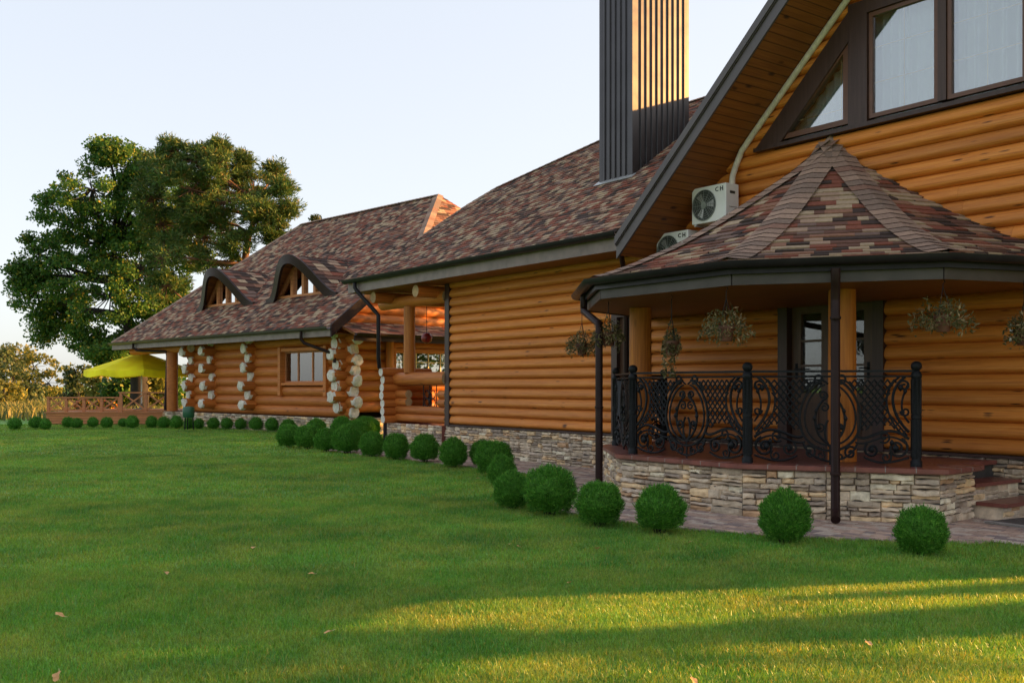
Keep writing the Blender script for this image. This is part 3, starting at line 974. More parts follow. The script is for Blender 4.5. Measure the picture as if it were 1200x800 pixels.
# roof
PROF = [(0.0, 4.86), (0.55, 4.42), (1.2, 4.00), (1.88, 3.58), (2.45, 3.27), (3.05, 3.01), (3.40, 2.885), (3.60, 2.835)]
PROF = PROF[::-1]
pl = [0.0]
C18 = math.cos(math.radians(18))
for (r0, z0), (r1, z1) in zip(PROF[:-1], PROF[1:]):
    pl.append(pl[-1] + math.hypot((r0 - r1) * C18, z1 - z0))
def prf(v): return float(np.interp(v, pl, [p[0] for p in PROF])), float(np.interp(v, pl, [p[1] for p in PROF]))
rf = MB(); dk = MB()
for fa in (-72, -36, 0, 36, 72):
    nx_, ny_ = dec(1, fa); tx, ty = -ny_, nx_
    def mapp(x, v, l, nx_=nx_, ny_=ny_, tx=tx, ty=ty):
        r, z = prf(min(max(v, 0), pl[-1])); r *= C18
        r2, z2 = prf(min(v + .05, pl[-1])); r2 *= C18
        dx, dz = r - r2, z2 - z
        m = math.hypot(dx, dz) or 1
        ol, zl_ = l * dz / m, l * dx / m
        return Vector((nx_ * (r + ol) + tx * x, ny_ * (r + ol) + ty * x, z + zl_))
    hw = lambda v: prf(v)[0] * math.sin(math.radians(18))
    shingles(rf, pl[-1] - .02, lambda v: -hw(v), lambda v: hw(v), mapp, 0.135, 0.12, 0.36, 0.016)
    for i in range(len(PROF) - 1):
        (r0, z0), (r1, z1) = PROF[i], PROF[i + 1]
        a0, a1 = dec(r0, fa - 18), dec(r0, fa + 18); b1, b0 = dec(r1, fa + 18), dec(r1, fa - 18)
        dk.add([(*a0, z0 - .012), (*a1, z0 - .012), (*b1, z1 - .012), (*b0, z1 - .012)], [(0, 1, 2, 3)])
H(dk, 'porch_roof_deck', MAT['cap_shingle'])
H(rf, 'porch_roof', MAT['shingle'])
cp = MB()
for a in (-54, -18, 18, 54):
    pts = []
    vv = np.linspace(0.02, pl[-1] - .03, 26)
    for v in vv:
        r, z = prf(v); x, y = dec(r, a); pts.append((x, y, z + .015))
    caps(cp, pts, w=0.20, step=0.15, lift=0.018, dn=-0.030)
H(cp, 'porch_hip_cap', MAT['cap_shingle'])
b = MB().box(-.12, .12, -.16, .0, 4.74, 4.93)
cap = MB().lathe([(0.20, 4.70), (0.12, 4.83), (0.03, 4.93)], 10, (0, -.02, 0))
H(cap, 'porch_roof_peak', MAT['cap_shingle'])
rim = [dec(3.62, a) for a in (-90, -54, -18, 18, 54, 90)]
gt = MB().sweep(rim, gutter_prof(0.078, c=(0.010, 2.832)))
gt.sweep(rim, [(-.10, 2.800), (-.062, 2.800), (-.062, 2.700), (-.10, 2.700)])
H(gt, 'porch_gutter', MAT['gutter'], smooth=40)
rimf = [dec(3.46, a) for a in (-90, -54, -18, 18, 54, 90)]
fb = MB()
for a, bb in zip(rimf[:-1], rimf[1:]):
    fb.sweep([a, bb], [(0, 2.585), (0, 2.715), (.025, 2.715), (.025, 2.585)])
H(fb, 'porch_fascia', MAT['porch_fascia'])
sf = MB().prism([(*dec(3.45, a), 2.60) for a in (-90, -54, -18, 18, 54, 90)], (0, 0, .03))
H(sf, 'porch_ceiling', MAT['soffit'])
bm_ = MB()
cpos = [(-2.0, 0.0), (-1.66, -1.72), (1.60, -1.72), (2.0, 0.0)]

# railing: posts and wrought iron panels
RR = 3.03
va = [dec(RR, a) for a in (-86, -54, -18, 18)] + [(2.36, -1.80)]
for i, (x, y) in enumerate(va):
    p = MB()
    r = .050
    p.lathe([(.062, .598), (.062, .66), (.050, .675), (r, .69), (r, 1.12), (.056, 1.125), (.056, 1.165), (r, 1.17), (r, 1.56), (.058, 1.57), (.060, 1.60), (.046, 1.63),
             (.030, 1.645), (.052, 1.665), (.060, 1.695), (.052, 1.725), (.028, 1.745), (.004, 1.75)], 14, (x, y, 0))
    for k in range(7):
        a = 2 * PI * k / 7
        for za, zb in ((.70, 1.115), (1.175, 1.555)):
            p.tube([(x + r * math.cos(a), y + r * math.sin(a), za), (x + r * math.cos(a), y + r * math.sin(a), zb)], .009, 5)
    H(p, 'railing_post', MAT['iron'], smooth=40)

def spiral(cx, cy, r0, a0, turns, sgn=1, n=26, rend=0.012):
    pts = []
    for i in range(n + 1):
        t = i / n
        r = r0 + (rend - r0) * t
        a = a0 + sgn * 2 * PI * turns * t
        pts.append((cx + r * math.cos(a), cy + r * math.sin(a)))
    return pts
def bez(p0, p1, p2, p3, n=14):
    out = []
    for i in range(n + 1):
        t = i / n; u = 1 - t
        out.append(tuple(u ** 3 * a + 3 * u * u * t * b + 3 * u * t * t * c + t ** 3 * d for a, b, c, d in zip(p0, p1, p2, p3)))
    return out
def panel(p0, p1):
    p0 = Vector(p0); p1 = Vector(p1); d = p1 - p0; L = d.length; t = d / L
    L0 = 0.055; W = L - 2 * L0
    def at(x, z, off=0.0): return (p0.x + t.x * (L0 + x) + t.y * off, p0.y + t.y * (L0 + x) - t.x * off, z)
    mb = MB()
    # rails
    mb.prism([at(-.05, 1.63, .02), at(-.05, 1.63, -.02), at(-.05, 1.655, -.02), at(-.05, 1.655, .02)], (t.x * (W + .1), t.y * (W + .1), 0))
    def cur(pts, r=.0085, off=0.0): mb.tube([at(x, z, off) for x, z in pts], r * 1.65, 5)
    cx = W / 2; s = W / 1.72
    cur([(0.0, 1.585), (W, 1.585)], .007)
    # central double oval
    for rx, rz, r in ((.33, .40, .010), (.275, .34, .0075)):
        cur([(cx + s * rx * math.sin(a) * (1 - .12 * math.cos(a)), 1.16 + rz * math.cos(a)) for a in np.linspace(.22, 2 * PI - .22, 40)], r)
    for m in (-1, 1):
        X = lambda x: cx + m * s * x
        mm = lambda pts: [(X(x), z) for x, z in pts]
        cur(mm(spiral(.12, 1.56, .06, -2.2, 1.3, 1)))
        # lyre inside
        cur(mm(bez((0.02, .84), (.22, .95), (.19, 1.25), (.05, 1.34))), .009)
        cur(mm(spiral(.075, 1.375, .052, -1.8, 1.4, -1)), .008)
        cur(mm(spiral(.06, 1.24, .05, 1.4, 1.2, 1)), .007)
        cur(mm(bez((0.0, .80), (.08, .9), (.06, 1.05), (.02, 1.1))), .008)
        # leaves on the lyre
        for (lx, lz, lr) in ((.17, 1.12, .035), (.12, 1.02, .03), (.155, 1.20, .028)):
            c = at(X(lx) - 0, lz, .012)
            mb.lathe([(.004, -lr), (lr * .6, -lr * .4), (lr * .7, .1 * lr), (.004, lr)], 6, c)
        # big S frame near the posts
        cur(mm(bez((.80, 1.58), (.56, 1.40), (.70, 1.10), (.84, .98), 18)), .010)
        cur(mm(bez((.74, 1.58), (.50, 1.40), (.62, 1.08), (.80, .92), 18)), .007)
        cur(mm(bez((.30, .92), (.42, .84), (.60, 1.12), (.84, .90), 18)), .010)
        cur(mm(bez((.27, .86), (.42, .78), (.60, 1.05), (.82, .84), 18)), .007)
        # scrolls
        cur(mm(spiral(.72, .80, .115, 1.2, 1.7, -1, 34)), .009)
        cur(mm(spiral(.45, .78, .085, 2.2, 1.5, 1, 30)), .008)
        cur(mm(spiral(.79, 1.48, .06, 2.6, 1.3, -1)), .008)
        cur(mm(spiral(.22, .74, .075, .6, 1.4, 1)), .008)
        cur(mm(bez((.0, .64), (.12, .66), (.25, .70), (.30, .86))), .008)
        cur(mm(spiral(.58, .92, .07, 4.0, 1.4, 1)), .007)
        cur(mm(spiral(.60, .70, .06, 1.0, 1.3, -1)), .007)
        cur(mm(spiral(.10, .70, .05, 2.0, 1.3, 1)), .007)
        cur(mm(spiral(.11, 1.02, .055, -1.0, 1.3, -1)), .007)
        cur(mm(bez((.83, 1.50), (.74, 1.30), (.74, 1.20), (.84, 1.08), 14)), .007)
        cur(mm(spiral(.80, 1.20, .05, 3.0, 1.2, 1)), .007)
        cur(mm(bez((.02, 1.50), (.10, 1.58), (.20, 1.56), (.26, 1.42), 12)), .007)
        cur(mm(bez((.36, .70), (.50, .62), (.62, .62), (.84, .70))), .008)
        for (lx, lz, lr) in ((.75, 1.46, .04), (.70, .80, .05), (.66, .86, .035), (.45, .78, .035), (.80, 1.42, .03)):
            c = at(X(lx), lz, .01)
            mb.lathe([(.004, -lr), (lr * .7, -lr * .3), (lr * .8, .2 * lr), (.004, lr)], 6, c)
        # lattice between oval and S frame
        def inside(x, z):
            if z > 1.555 or z < .93: return False
            oz = (z - 1.16) / .40
            ox = .33 * math.sqrt(max(0, 1 - oz * oz)) if abs(oz) < 1 else 0
            if x < ox + .01 or x < .20: return False
            tt = (1.58 - z) / .6
            if x > .775 - .16 * math.sin(min(1, tt * 1.15) * PI * .9) + max(0, tt - .75) * .35: return False
            zb = .93 + .12 * math.sin(min(max((x - .3) / .5, 0), 1) * PI)
            return z > zb
        for sl in (1, -1):
            for c0 in np.arange(-.4, 1.6, .070):
                run = []
                for z in np.arange(.92, 1.57, .018):
                    x = c0 + sl * (z - 1.24) * .80
                    if inside(x, z): run.append((x, z))
                    else:
                        if len(run) > 2: cur(mm([run[0], run[-1]]), .0062, .003 * sl)
                        run = []
                if len(run) > 2: cur(mm([run[0], run[-1]]), .0062, .003 * sl)
    cur([(cx, .605), (cx, .80)], .007)
    # ring knots of the net
    return mb
for p, qn in zip(va[:-1], va[1:]):
    H(panel(p, qn), 'railing_panel', MAT['iron'], smooth=50)

# downpipes of the house
def pipe(pts, r=.045, name='downpipe', mat='pipe', par=house, brackets=()):
    mb = MB().tube(pts, r, 12)
    for z in brackets:
        x, y, _ = pts[-2]
        mb.lathe([(r + .007, -.014), (r + .009, 0), (r + .007, .014)], 12, (x, y, z))
    return H(mb, name, MAT[mat], par, smooth=50)
# front of the porch
bx_, by_ = toA(pxw(979, 452, 10.60)); fx, fy = bx_ * 1.035, by_ * 1.035
pipe([(fx, fy, 2.715), (fx, fy, 2.61), (fx * .992, fy * .992, 2.56), (bx_, by_, 2.42), (bx_, by_, 2.38), (bx_, by_, .17), (bx_ * 1.015, by_ * 1.015, .12), (bx_ * 1.045, by_ * 1.045, .075)], .050, brackets=(.55, 2.2))
fx, fy = dec(3.60, -50); bx_, by_ = dec(3.33, -50)
fx, fy = dec(3.62 * C18, -47); bx_, by_ = dec(3.33 * C18, -32)
bx_, by_ = toA(pxw(702, 452, 13.15))
fx, fy = toA(pxw(684, 452, 14.2))
pipe([(fx, fy, 2.78), (fx, fy, 2.60), (fx * .99 + bx_ * .01, fy * .99 + by_ * .01, 2.54), (bx_, by_, 2.30), (bx_, by_, 2.22), (bx_, by_, .02)], .050, brackets=(1.2,))
# right end of the main gutter
pipe([(-3.30, -.93, 3.93), (-3.30, -.93, 3.74), (-3.36, -.84, 3.62), (-3.90, -.24, 3.30), (-3.98, -.135, 3.18), (-3.98, -.135, .3)], .045)
b = MB().lathe([(.05, -.10), (.055, -.03), (.085, 0.0), (.085, .05)], 10, (-3.30, -.93, 3.93)); H(b, 'gutter_outlet', MAT['pipe'])

# ---- open entrance at the left end: log posts, beams and low log wall
es = -11.9
lg = MB()
def rlog(mb, p0, p1, r=.12, n=12, cap=1): mb.tube([p0, p1], r, n, 0, True, cap)
for z in (.75, .93, 1.64):
    rlog(lg, (WL - .1, -.02, z), (es, -.02, z), .095 if z < 1 else .15, 14)
for z in (1.11, 1.29):
    rlog(lg, (es, -.02, z), (es + .55, -.02, z), .095, 12); rlog(lg, (WL - .1, -.02, z), (WL - .38, -.02, z), .095, 12)
H(lg, 'entrance_log_rail', [MAT['round_log'], MAT['bare_end']], smooth=50)
lg = MB()
for i in range(7):
    z = .71 + i * .182; j = rnd.uniform(-.03, .03)
    rlog(lg, (es, -.42 + j, z), (es, .9, z), .098, 12)
H(lg, 'crossed_log_stack', [MAT['round_log'], MAT['log_end']], smooth=50)
c = MB().tube([(-11.32, -.02, 1.78), (-11.32, -.02, 3.30)], .13, 16)
H(c, 'entrance_column', MAT['post_wood'], smooth=60)
lg = MB()
rlog(lg, (-12.55, -.02, 3.42), (WL - .1, -.02, 3.42), .14, 14)
rlog(lg, (-11.95, -.62, 3.52), (-11.95, 2.6, 3.52), .13, 14); rlog(lg, (-10.0, -.66, 3.52), (-10.0, 2.6, 3.52), .13, 14)
H(lg, 'entrance_beam', [MAT['round_log'], MAT['bare_end']], smooth=50)
sc = MB()
def ring2(cx, cz, r): sc.tube([(cx + r * math.cos(a), -.03, cz + r * math.sin(a)) for a in np.linspace(0, 2 * PI, 17)], .012, 5)
for dx in (-.13, .13):
    for dz in (-.09, .09): ring2(-10.42 + dx, 1.2 + dz, .09)
for dx in (-.27, 0, .27): sc.tube([(-10.42 + dx, -.03, 1.0), (-10.42 + dx, -.03, 1.5)], .012, 5)
ring2(-10.42, 1.2, .05)
H(sc, 'iron_ornament', MAT['iron'])
st = MB(); ledge(st, -12.2, -9.76, 0, .62, lambda u, z, o: (u, -.14 - o, z)); H(st, 'entrance_plinth', MAT['stone'])
H(MB().box(-12.2, -9.76, -.139, 2.6, 0, .615), 'entrance_floor', MAT['slab_tile'])
pipe([(-12.30, -.905, 3.90), (-12.30, -.905, 3.76), (-12.25, -.88, 3.68), (-11.86, -.62, 3.20), (-11.80, -.56, 3.10), (-11.80, -.56, 2.12), (-11.83, -.53, 2.04), (-11.90, -.48, 1.90)], .047, mat='gutter')
pipe([(-11.90, -.33, .66), (-11.90, -.33, .60), (-11.90, -.33, .02)], .045, mat='gutter')

# ================================================================== things on the house
def air_con(s0, zt, label):
    t = thing('air_conditioner', label, 'air conditioner', A(s0 + .34, -.30, zt - .55), AROT, 'air conditioner outdoor units')
    b = MB().box(-.34, .34, -.15, .14, 0, .55)
    bm = bmesh.new()
    cas = b.build('casing', MAT['ac'], t)
    md = cas.modifiers.new('bevel', 'BEVEL'); md.width = .014; md.segments = 3
    fx, fz = -.085, .27
    MB().add([(fx + .225 * math.cos(a), -.1525, fz + .225 * math.sin(a)) for a in np.linspace(0, 2 * PI, 40, endpoint=False)], [tuple(range(40))]).build('fan_opening', MAT['ac_dark'], t)
    gr = MB()
    for r in (.06, .095, .13, .165, .20, .23):
        gr.tube([(fx + r * math.cos(a), -.160, fz + r * math.sin(a)) for a in np.linspace(0, 2 * PI, 33)], .0035 if r < .22 else .007, 4)
    for a in np.linspace(0, 2 * PI, 12, endpoint=False):
        gr.tube([(fx + .05 * math.cos(a), -.164, fz + .05 * math.sin(a)), (fx + .23 * math.cos(a), -.164, fz + .23 * math.sin(a))], .004, 4)
    gr.lathe([(.05, -.004), (.05, .004)], 16, (0, 0, 0)) if False else None
    gr.add([(fx + .052 * math.cos(a), -.168, fz + .052 * math.sin(a)) for a in np.linspace(0, 2 * PI, 20, endpoint=False)], [tuple(range(20))])
    gr.build('fan_grille', plain_grey, t)
    bl = MB()
    for k in range(3):
        a = 2 * PI * k / 3
        p = [(fx + rr * math.cos(a + da), -.156 + dy, fz + rr * math.sin(a + da)) for rr, da, dy in ((.05, -.3, 0), (.19, -.25, .0), (.20, .35, .002), (.06, .4, .002))]
        bl.add(p, [(0, 1, 2, 3)])
    bl.build('fan_blade', MAT['steel'], t)
    # lettering CH on the corner of the front
    lt = MB(); y0, y1 = -.1535, -.1505
    cx, cz = .175, .475
    for a0, a1 in zip(np.linspace(.9, 2 * PI - .9, 9)[:-1], np.linspace(.9, 2 * PI - .9, 9)[1:]):
        pts = [(cx + r * 1.25 * math.cos(a), y0, cz + r * math.sin(a)) for r, a in ((.034, a0), (.034, a1), (.021, a1), (.021, a0))]
        lt.prism(pts, (0, .004, 0))
    for x in (cx + .052, cx + .098): lt.box(x, x + .016, y0, y1, cz - .034, cz + .034)
    lt.box(cx + .068, cx + .098, y0, y1, cz - .007, cz + .007)
    lt.build('lettering', MAT['white_ink'], t)
    MB().box(.338, .3435, -.06, .05, .40, .44).build('side_grip', MAT['ac_dark'], t)
    for z in (.10, .20): MB().box(.338, .3435, -.08, .09, z, z + .006).build('side_slot', MAT['ac_dark'], t)
    br = MB()
    for x in (-.25, .25):
        br.box(x - .02, x + .02, -.17, .26, -.035, -.003); br.box(x - .02, x + .02, .23, .26, -.30, -.035)
    br.build('bracket', MAT['flashing'], t)
    return t
plain_grey = plain('grille_grey', (0.20, 0.22, 0.20), 0.5)
air_con(-2.19, 4.49, 'upper white air conditioner unit on the gable wall, joined to the white conduit')
air_con(-2.95, 3.89, 'lower white air conditioner unit half hidden behind the porch roof edge')
cd = MB().tube([(-1.56, -.26, 4.45), (-1.58, -.22, 4.62), (-1.58, -.14, 4.80), (-1.50, -.115, 4.99), (-1.28, -.115, 5.205)] + [(-1.28 + i * .26, -.115, 5.205 + i * .26 * .927) for i in range(1, 8)], .045, 10)
o = cd.build('conduit', MAT['conduit'], None, 50)
o.location = A0; o.rotation_euler = (0, 0, AROT)
tag(o, 'cream wrapped conduit climbing the gable eave from the upper air conditioner', 'conduit')

def leaf_quads(C, D, ln, wd):
    """narrow leaf quads at centres C pointing along D"""
    n = len(C)
    D = D / np.maximum(np.linalg.norm(D, axis=1, keepdims=True), 1e-9)
    R = rng.normal(size=(n, 3))
    S = np.cross(D, R); S /= np.maximum(np.linalg.norm(S, axis=1, keepdims=True), 1e-9)
    ln = np.broadcast_to(ln, (n,))[:, None]; wd = np.broadcast_to(wd, (n,))[:, None]
    a = C - D * ln * .5; b = C + D * ln * .5; m = C + D * ln * .05
    V = np.stack([a, m + S * wd * .5, b, m - S * wd * .5], 1).reshape(-1, 3)
    Fc = np.arange(4 * n).reshape(-1, 4)
    return V, Fc

def basket(u, v, Y, wpx, label, trail=0.0, flowers=False, hook=2.59, pot=.09):
    c = pxw(u, v, Y)
    W = wpx / F * Y / 2
    t = thing('hanging_basket', label, 'hanging basket', (c.x, c.y, c.z - .1), rnd.uniform(0, 6), 'hanging flower baskets of the porch')
    zc = hook - (c.z - .1)
    p = MB().lathe([(pot * .70, -.05), (pot * .98, .09), (pot * 1.08, .09), (pot * 1.08, .125), (pot * .95, .125), (pot * .9, .10)], 16)
    p.build('pot', MAT['terracotta'], t, 40)
    h = MB()
    for k in range(3):
        a = 2 * PI * k / 3
        h.tube([(pot * math.cos(a), pot * math.sin(a), .12), (0, 0, min(zc - .05, .42))], .004, 4)
    h.tube([(0, 0, min(zc - .05, .42)), (0, 0, zc - .05), (.02, 0, zc - .025), (0, 0, zc + .01)], .005, 5)
    h.build('hanger', MAT['iron'], t)
    n = int(420 + 1500 * W)
    a = rng.uniform(0, 2 * PI, n); r = W * np.sqrt(rng.uniform(0, 1, n)) * (1 + .18 * np.sin(a * 4 + 1))
    zz = .09 + .17 * np.sqrt(np.maximum(0, 1 - (r / W) ** 2)) * rng.uniform(-.65, 1.2, n) - .05 * (r / W) ** 2 + .03 * np.sin(a * 3 + W * 40) + .04 * np.sin(a * 7)
    C = np.stack([r * np.cos(a), r * np.sin(a), zz + rng.normal(0, .03, n)], 1)
    D = np.stack([np.cos(a) * .7, np.sin(a) * .7, rng.normal(.1, .7, n)], 1) + rng.normal(0, .5, (n, 3))
    if trail:
        m = n // 2
        a2 = rng.choice([.6, 2.4, 4.0], m) + rng.normal(0, .25, m); d = rng.uniform(0, trail, m)
        C2 = np.stack([np.cos(a2) * (pot + .02 * rng.normal(0, 1, m)), np.sin(a2) * (pot + .02 * rng.normal(0, 1, m)), .1 - d], 1)
        C = np.concatenate([C, C2]); D = np.concatenate([D, rng.normal(0, 1, (m, 3))])
    V, Fc = leaf_quads(C, D, rng.uniform(.035, .075, len(C)), rng.uniform(.012, .024, len(C)))
    mesh_np('foliage', V, Fc, MAT['basket_leaf'], t)
    if flowers:
        fm = MB()
        for q_ in range(5):
            a0 = 2 * PI * q_ / 5
            fm.add([(0, 0, 0), (.011 * math.cos(a0 - .5), .011 * math.sin(a0 - .5), .004), (.021 * math.cos(a0), .021 * math.sin(a0), .002), (.011 * math.cos(a0 + .5), .011 * math.sin(a0 + .5), .004)], [(0, 1, 2, 3)])
        f0 = fm.build('flower', MAT['white_flower'], t)
        for k in range(16):
            f_ = f0 if k == 0 else f0.copy()
            if k: COL.objects.link(f_); f_.parent = t
            c_ = C[int(rng.integers(0, n))] * 1.04 + np.array([0, 0, .02])
            f_.location = tuple(float(v_) for v_ in c_); f_.rotation_euler = (rnd.uniform(.6, 1.6), 0, rnd.uniform(0, 6.28)); f_.scale = (1.2, 1.2, 1.2)
    return t
basket(682, 404, 14.5, 40, 'leafy hanging basket at the far left of the porch eave, left of the downpipe', pot=.085)
basket(713, 392, 13.2, 38, 'hanging terracotta basket just right of the left porch downpipe', pot=.10)
basket(787, 402, 12.2, 22, 'small hanging pot with a long trailing plant above the middle railing panel', trail=.42, pot=.09)
basket(851, 384, 11.1, 58, 'wide hanging basket left of the door beneath the corner of the porch fascia', pot=.09)
basket(1105, 372, 10.4, 66, 'wide pinkish hanging basket in front of the plain log wall right of the door', pot=.09)
basket(1200, 388, 10.6, 40, 'hanging basket with white flowers cut by the right edge of the photo', flowers=True, pot=.09)

# door mat
m = MB()
m.box(-.33, .33, -.42, .42, 0.0, .018)
t = thing('doormat', 'dark doormat with pale scalloped edge lying on the pavers by the porch steps', 'doormat', A(3.32, -1.05, .026), AROT - .12)
m.build('rubber_sheet', MAT['mat'], t)
e = MB()
for i in range(14):
    x = -.33 + .66 * (i + .5) / 14
    e.add([(x + .028 * math.cos(a), -.425 - .03 * math.sin(a), .0185 if False else .019) for a in np.linspace(0, PI, 8)], [tuple(reversed(range(8)))])
e.box(-.345, .345, -.435, -.36, .0, .021)
e.build('scalloped_edge', MAT['mat_edge'], t)

# ================================================================== SECOND LOG BUILDING
SB = 1.1
lodge = thing('log_lodge', 'long round log lodge with white painted log ends and two arched roof dormers', 'building', (B0.x * SB, B0.y * SB, EYE * (1 - SB)), BROT)
lodge.scale = (SB, SB, SB)
L_ = lambda mb, name, mat, parent=lodge, smooth=None: mb.build(name, mat, parent, smooth)
ZBE, PB = 3.06, 0.80
CB = math.cos(math.atan(PB))
BL, BR = -14.0, 0.17
RID = 5.65
nB = Vector((0, -PB, 1)).normalized()
def mapB(x, v, l):
    q = v * CB
    return Vector((x, q, ZBE + PB * q)) + nB * l
vmB = RID / CB
def LB(v): return float(np.interp(v * CB, [0, RID], [BL, -10.2]))
def RBf(v): return float(np.interp(v * CB, [0, 3.0, RID], [BR, BR - .02, -2.18]))
rf = MB(); shingles(rf, vmB, LB, RBf, mapB, 0.115, 0.10, 0.26)
L_(rf, 'roof', MAT['shingle'])
dk = MB()
P = [mapB(BL, 0, -.006), mapB(BR, 0, -.006), mapB(BR - .02, 3.0 / CB, -.006), mapB(-2.18, vmB, -.006), mapB(-10.2, vmB, -.006)]
dk.prism(P, (0, 0, -.08))
Pb = [Vector((p.x, 2 * RID - p.y, p.z)) for p in P]
dk.add(Pb, [(4, 3, 2, 1, 0)])
dk.add([P[0], P[4], Pb[0]], [(0, 1, 2)])
L_(dk, 'roof_deck', MAT['cap_shingle'])
# half hip at the near end and hip at the far end, shingled
def tri_facet(name, a, b, apex):
    a, b, apex = Vector(a), Vector(b), Vector(apex)
    t = (b - a).normalized(); foot = a + t * (apex - a).dot(t); up = apex - foot; vm = up.length; up /= vm
    nn = t.cross(up).normalized()
    if nn.z < 0: nn = -nn
    xa = (apex - a).dot(t); W = (b - a).length
    mb = MB()
    shingles(mb, vm, lambda v: xa * v / vm, lambda v: W + (xa - W) * v / vm, lambda x, v, l: a + t * x + up * v + nn * l, 0.125, .12, .32)
    return L_(mb, name, MAT['shingle'])
z3 = ZBE + PB * 3.0; zr_ = ZBE + PB * RID
tri_facet('half_hip', (BR - .02, 3.0, z3), (BR - .02, 2 * RID - 3.0, z3), (-2.18, RID, zr_))
tri_facet('hip_end', (BL, 2 * RID, ZBE), (BL, 0, ZBE), (-10.2, RID, zr_))
cp = MB()
caps(cp, [(BL, 0, ZBE + .01), (-10.2, RID, zr_), (-2.18, RID, zr_), (BR - .02, 3.0, z3)], .16, .19)
L_(cp, 'ridge_cap', MAT['cap_shingle'])
# eave
x = BL; b = MB()
while x < BR - .01:
    e = min(x + 1.6, BR); b.box(x + .002, e - .002, .02, .05, ZBE - .27, ZBE - .07); x = e
b.box(BL, BL + .03, .05, 2 * RID, ZBE - .27, ZBE - .07)
L_(b, 'fascia_board', MAT['fascia'])
gt = MB().sweep([(BL - .02, .02), (BR + .02, .02)], gutter_prof(.08, c=(.082, ZBE - .02))); L_(gt, 'gutter', MAT['barge'], smooth=40)
L_(MB().box(BL, BR, .05, .9, ZBE - .20, ZBE - .18), 'eave_soffit', MAT['soffit'])
# barge at the near end
b = MB()
for sg in (1, -1):
    y0, y1 = (0.0, 3.0) if sg == 1 else (2 * RID, 2 * RID - 3.0)
    b.prism([(BR + .003, y0, ZBE - .30), (BR + .003, y1, z3 - .30), (BR + .003, y1, z3 + .03), (BR + .003, y0, ZBE + .03)], (.06, 0, 0))
b.box(BR + .003, BR + .063, 3.0, 2 * RID - 3.0, z3 - .22, z3 - .03)
L_(b, 'barge_board', MAT['pipe'])
# walls of round logs
CS = -0.35; CQ = 0.92; LR = .158; LP = .285
fw = MB(); gw = MB(); ends = MB()
xL = -9.35
def hewn(mb, p0, p1, r):
    """log whose end is axe cut: faceted, tapering to an uneven white face"""
    p0, p1 = Vector(p0), Vector(p1); t = (p1 - p0).normalized()
    e1 = t.cross(Vector((0, 0, 1))).normalized(); e2 = e1.cross(t)
    n = 8; ph = rnd.uniform(0, 1); rings = []
    for d, k in ((0.0, .86), (.03, .97), (.09, 1.0), ((p1 - p0).length, 1.0)):
        rings.append([p0 + t * (d + (rnd.uniform(-.03, .03) if d < .1 else 0)) + (e1 * math.cos(ph + 2 * PI * i / n) + e2 * math.sin(ph + 2 * PI * i / n)) * r * k * (rnd.uniform(.86, 1.1) if d < .1 else 1) for i in range(n)])
    b = len(mb.v)
    for rg_ in rings: mb.v.extend(tuple(p) for p in rg_)
    for j in range(3):
        for i in range(n):
            mb.f.append((b + j * n + i, b + j * n + (i + 1) % n, b + (j + 1) * n + (i + 1) % n, b + (j + 1) * n + i)); mb.mi.append(1 if j == 0 else (1 if j == 1 and i % 3 == 0 else 0))
    mb.f.append(tuple(b + i for i in reversed(range(n)))); mb.mi.append(1)
    mb.f.append(tuple(b + 3 * n + i for i in range(n))); mb.mi.append(0)
win = (-3.52, -1.22, 1.52, 2.48)
for k in range(8):
    z = .76 + k * LP
    segs = [(xL - .25, CS + rnd.uniform(.34, .46))]
    if win[2] < z + .06 and z - .06 < win[3]:
        segs = [(xL - .25, win[0]), (win[1], CS + rnd.uniform(.34, .46))]
    for a, bb in segs:
        if bb > CS: rlog(fw, (a, CQ, z), (CS + .1, CQ, z), LR, 14, 0); hewn(fw, (bb + (.1 if k % 2 else -.03), CQ, z), (CS + .05, CQ, z), LR * 1.12)
        else: rlog(fw, (a, CQ, z), (bb, CQ, z), LR * rnd.uniform(.95, 1.04), 14)
    zz = z + LP / 2
    y0 = CQ - rnd.uniform(.36, .50)
    hewn(gw, (CS, y0 - (.12 if k % 2 else -.02), zz), (CS, CQ, zz), LR * 1.12)
    if 1.5 < zz < 2.5:
        rlog(gw, (CS, y0, zz), (CS, 2.4, zz), LR, 14); rlog(gw, (CS, 5.05, zz), (CS, 2 * RID - 1.0, zz), LR, 14)
    else: rlog(gw, (CS, y0, zz), (CS, 2 * RID - 1.0, zz), LR, 14)
for k in range(3):
    z = .76 + (8 + k) * LP; yy = (z - ZBE) / PB + .35
    if yy < RID: rlog(gw, (CS, max(yy, CQ), z), (CS, 2 * RID - max(yy, CQ), z), LR, 14)
for k in range(11, 17):
    z = .76 + k * LP; yy = (z - ZBE) / PB + .35
    if yy < RID - .2: rlog(gw, (CS, yy, z), (CS, 2 * RID - yy, z), LR, 14)
L_(fw, 'front_wall', [MAT['round_log'], MAT['log_end']], smooth=50)
L_(gw, 'gable_wall', [MAT['round_log'], MAT['log_end']], smooth=50)
for s in (-5.24, -7.75, -9.20):
    mb = MB()
    for k in range(8):
        z = .76 + k * LP + LP / 2; y0 = CQ - (rnd.uniform(.24, .34) if k % 2 else rnd.uniform(.46, .60))
        hewn(mb, (s + rnd.uniform(-.03, .03), y0, z), (s, CQ + .4, z), LR * rnd.uniform(1.04, 1.16))
    L_(mb, 'crossed_log_end', [MAT['round_log'], MAT['log_end']], smooth=50)
bk = MB().box(xL, CS, 2 * RID - .95, 2 * RID - .8, .6, 3.0); bk.box(xL - .1, xL + .1, CQ, 2 * RID - .9, .6, 3.0)
L_(bk, 'back_wall', MAT['log'])
st = MB(); ledge(st, -11.2, CS + .25, 0, .60, lambda u, z, o: (u, CQ - .24 - o, z)); 
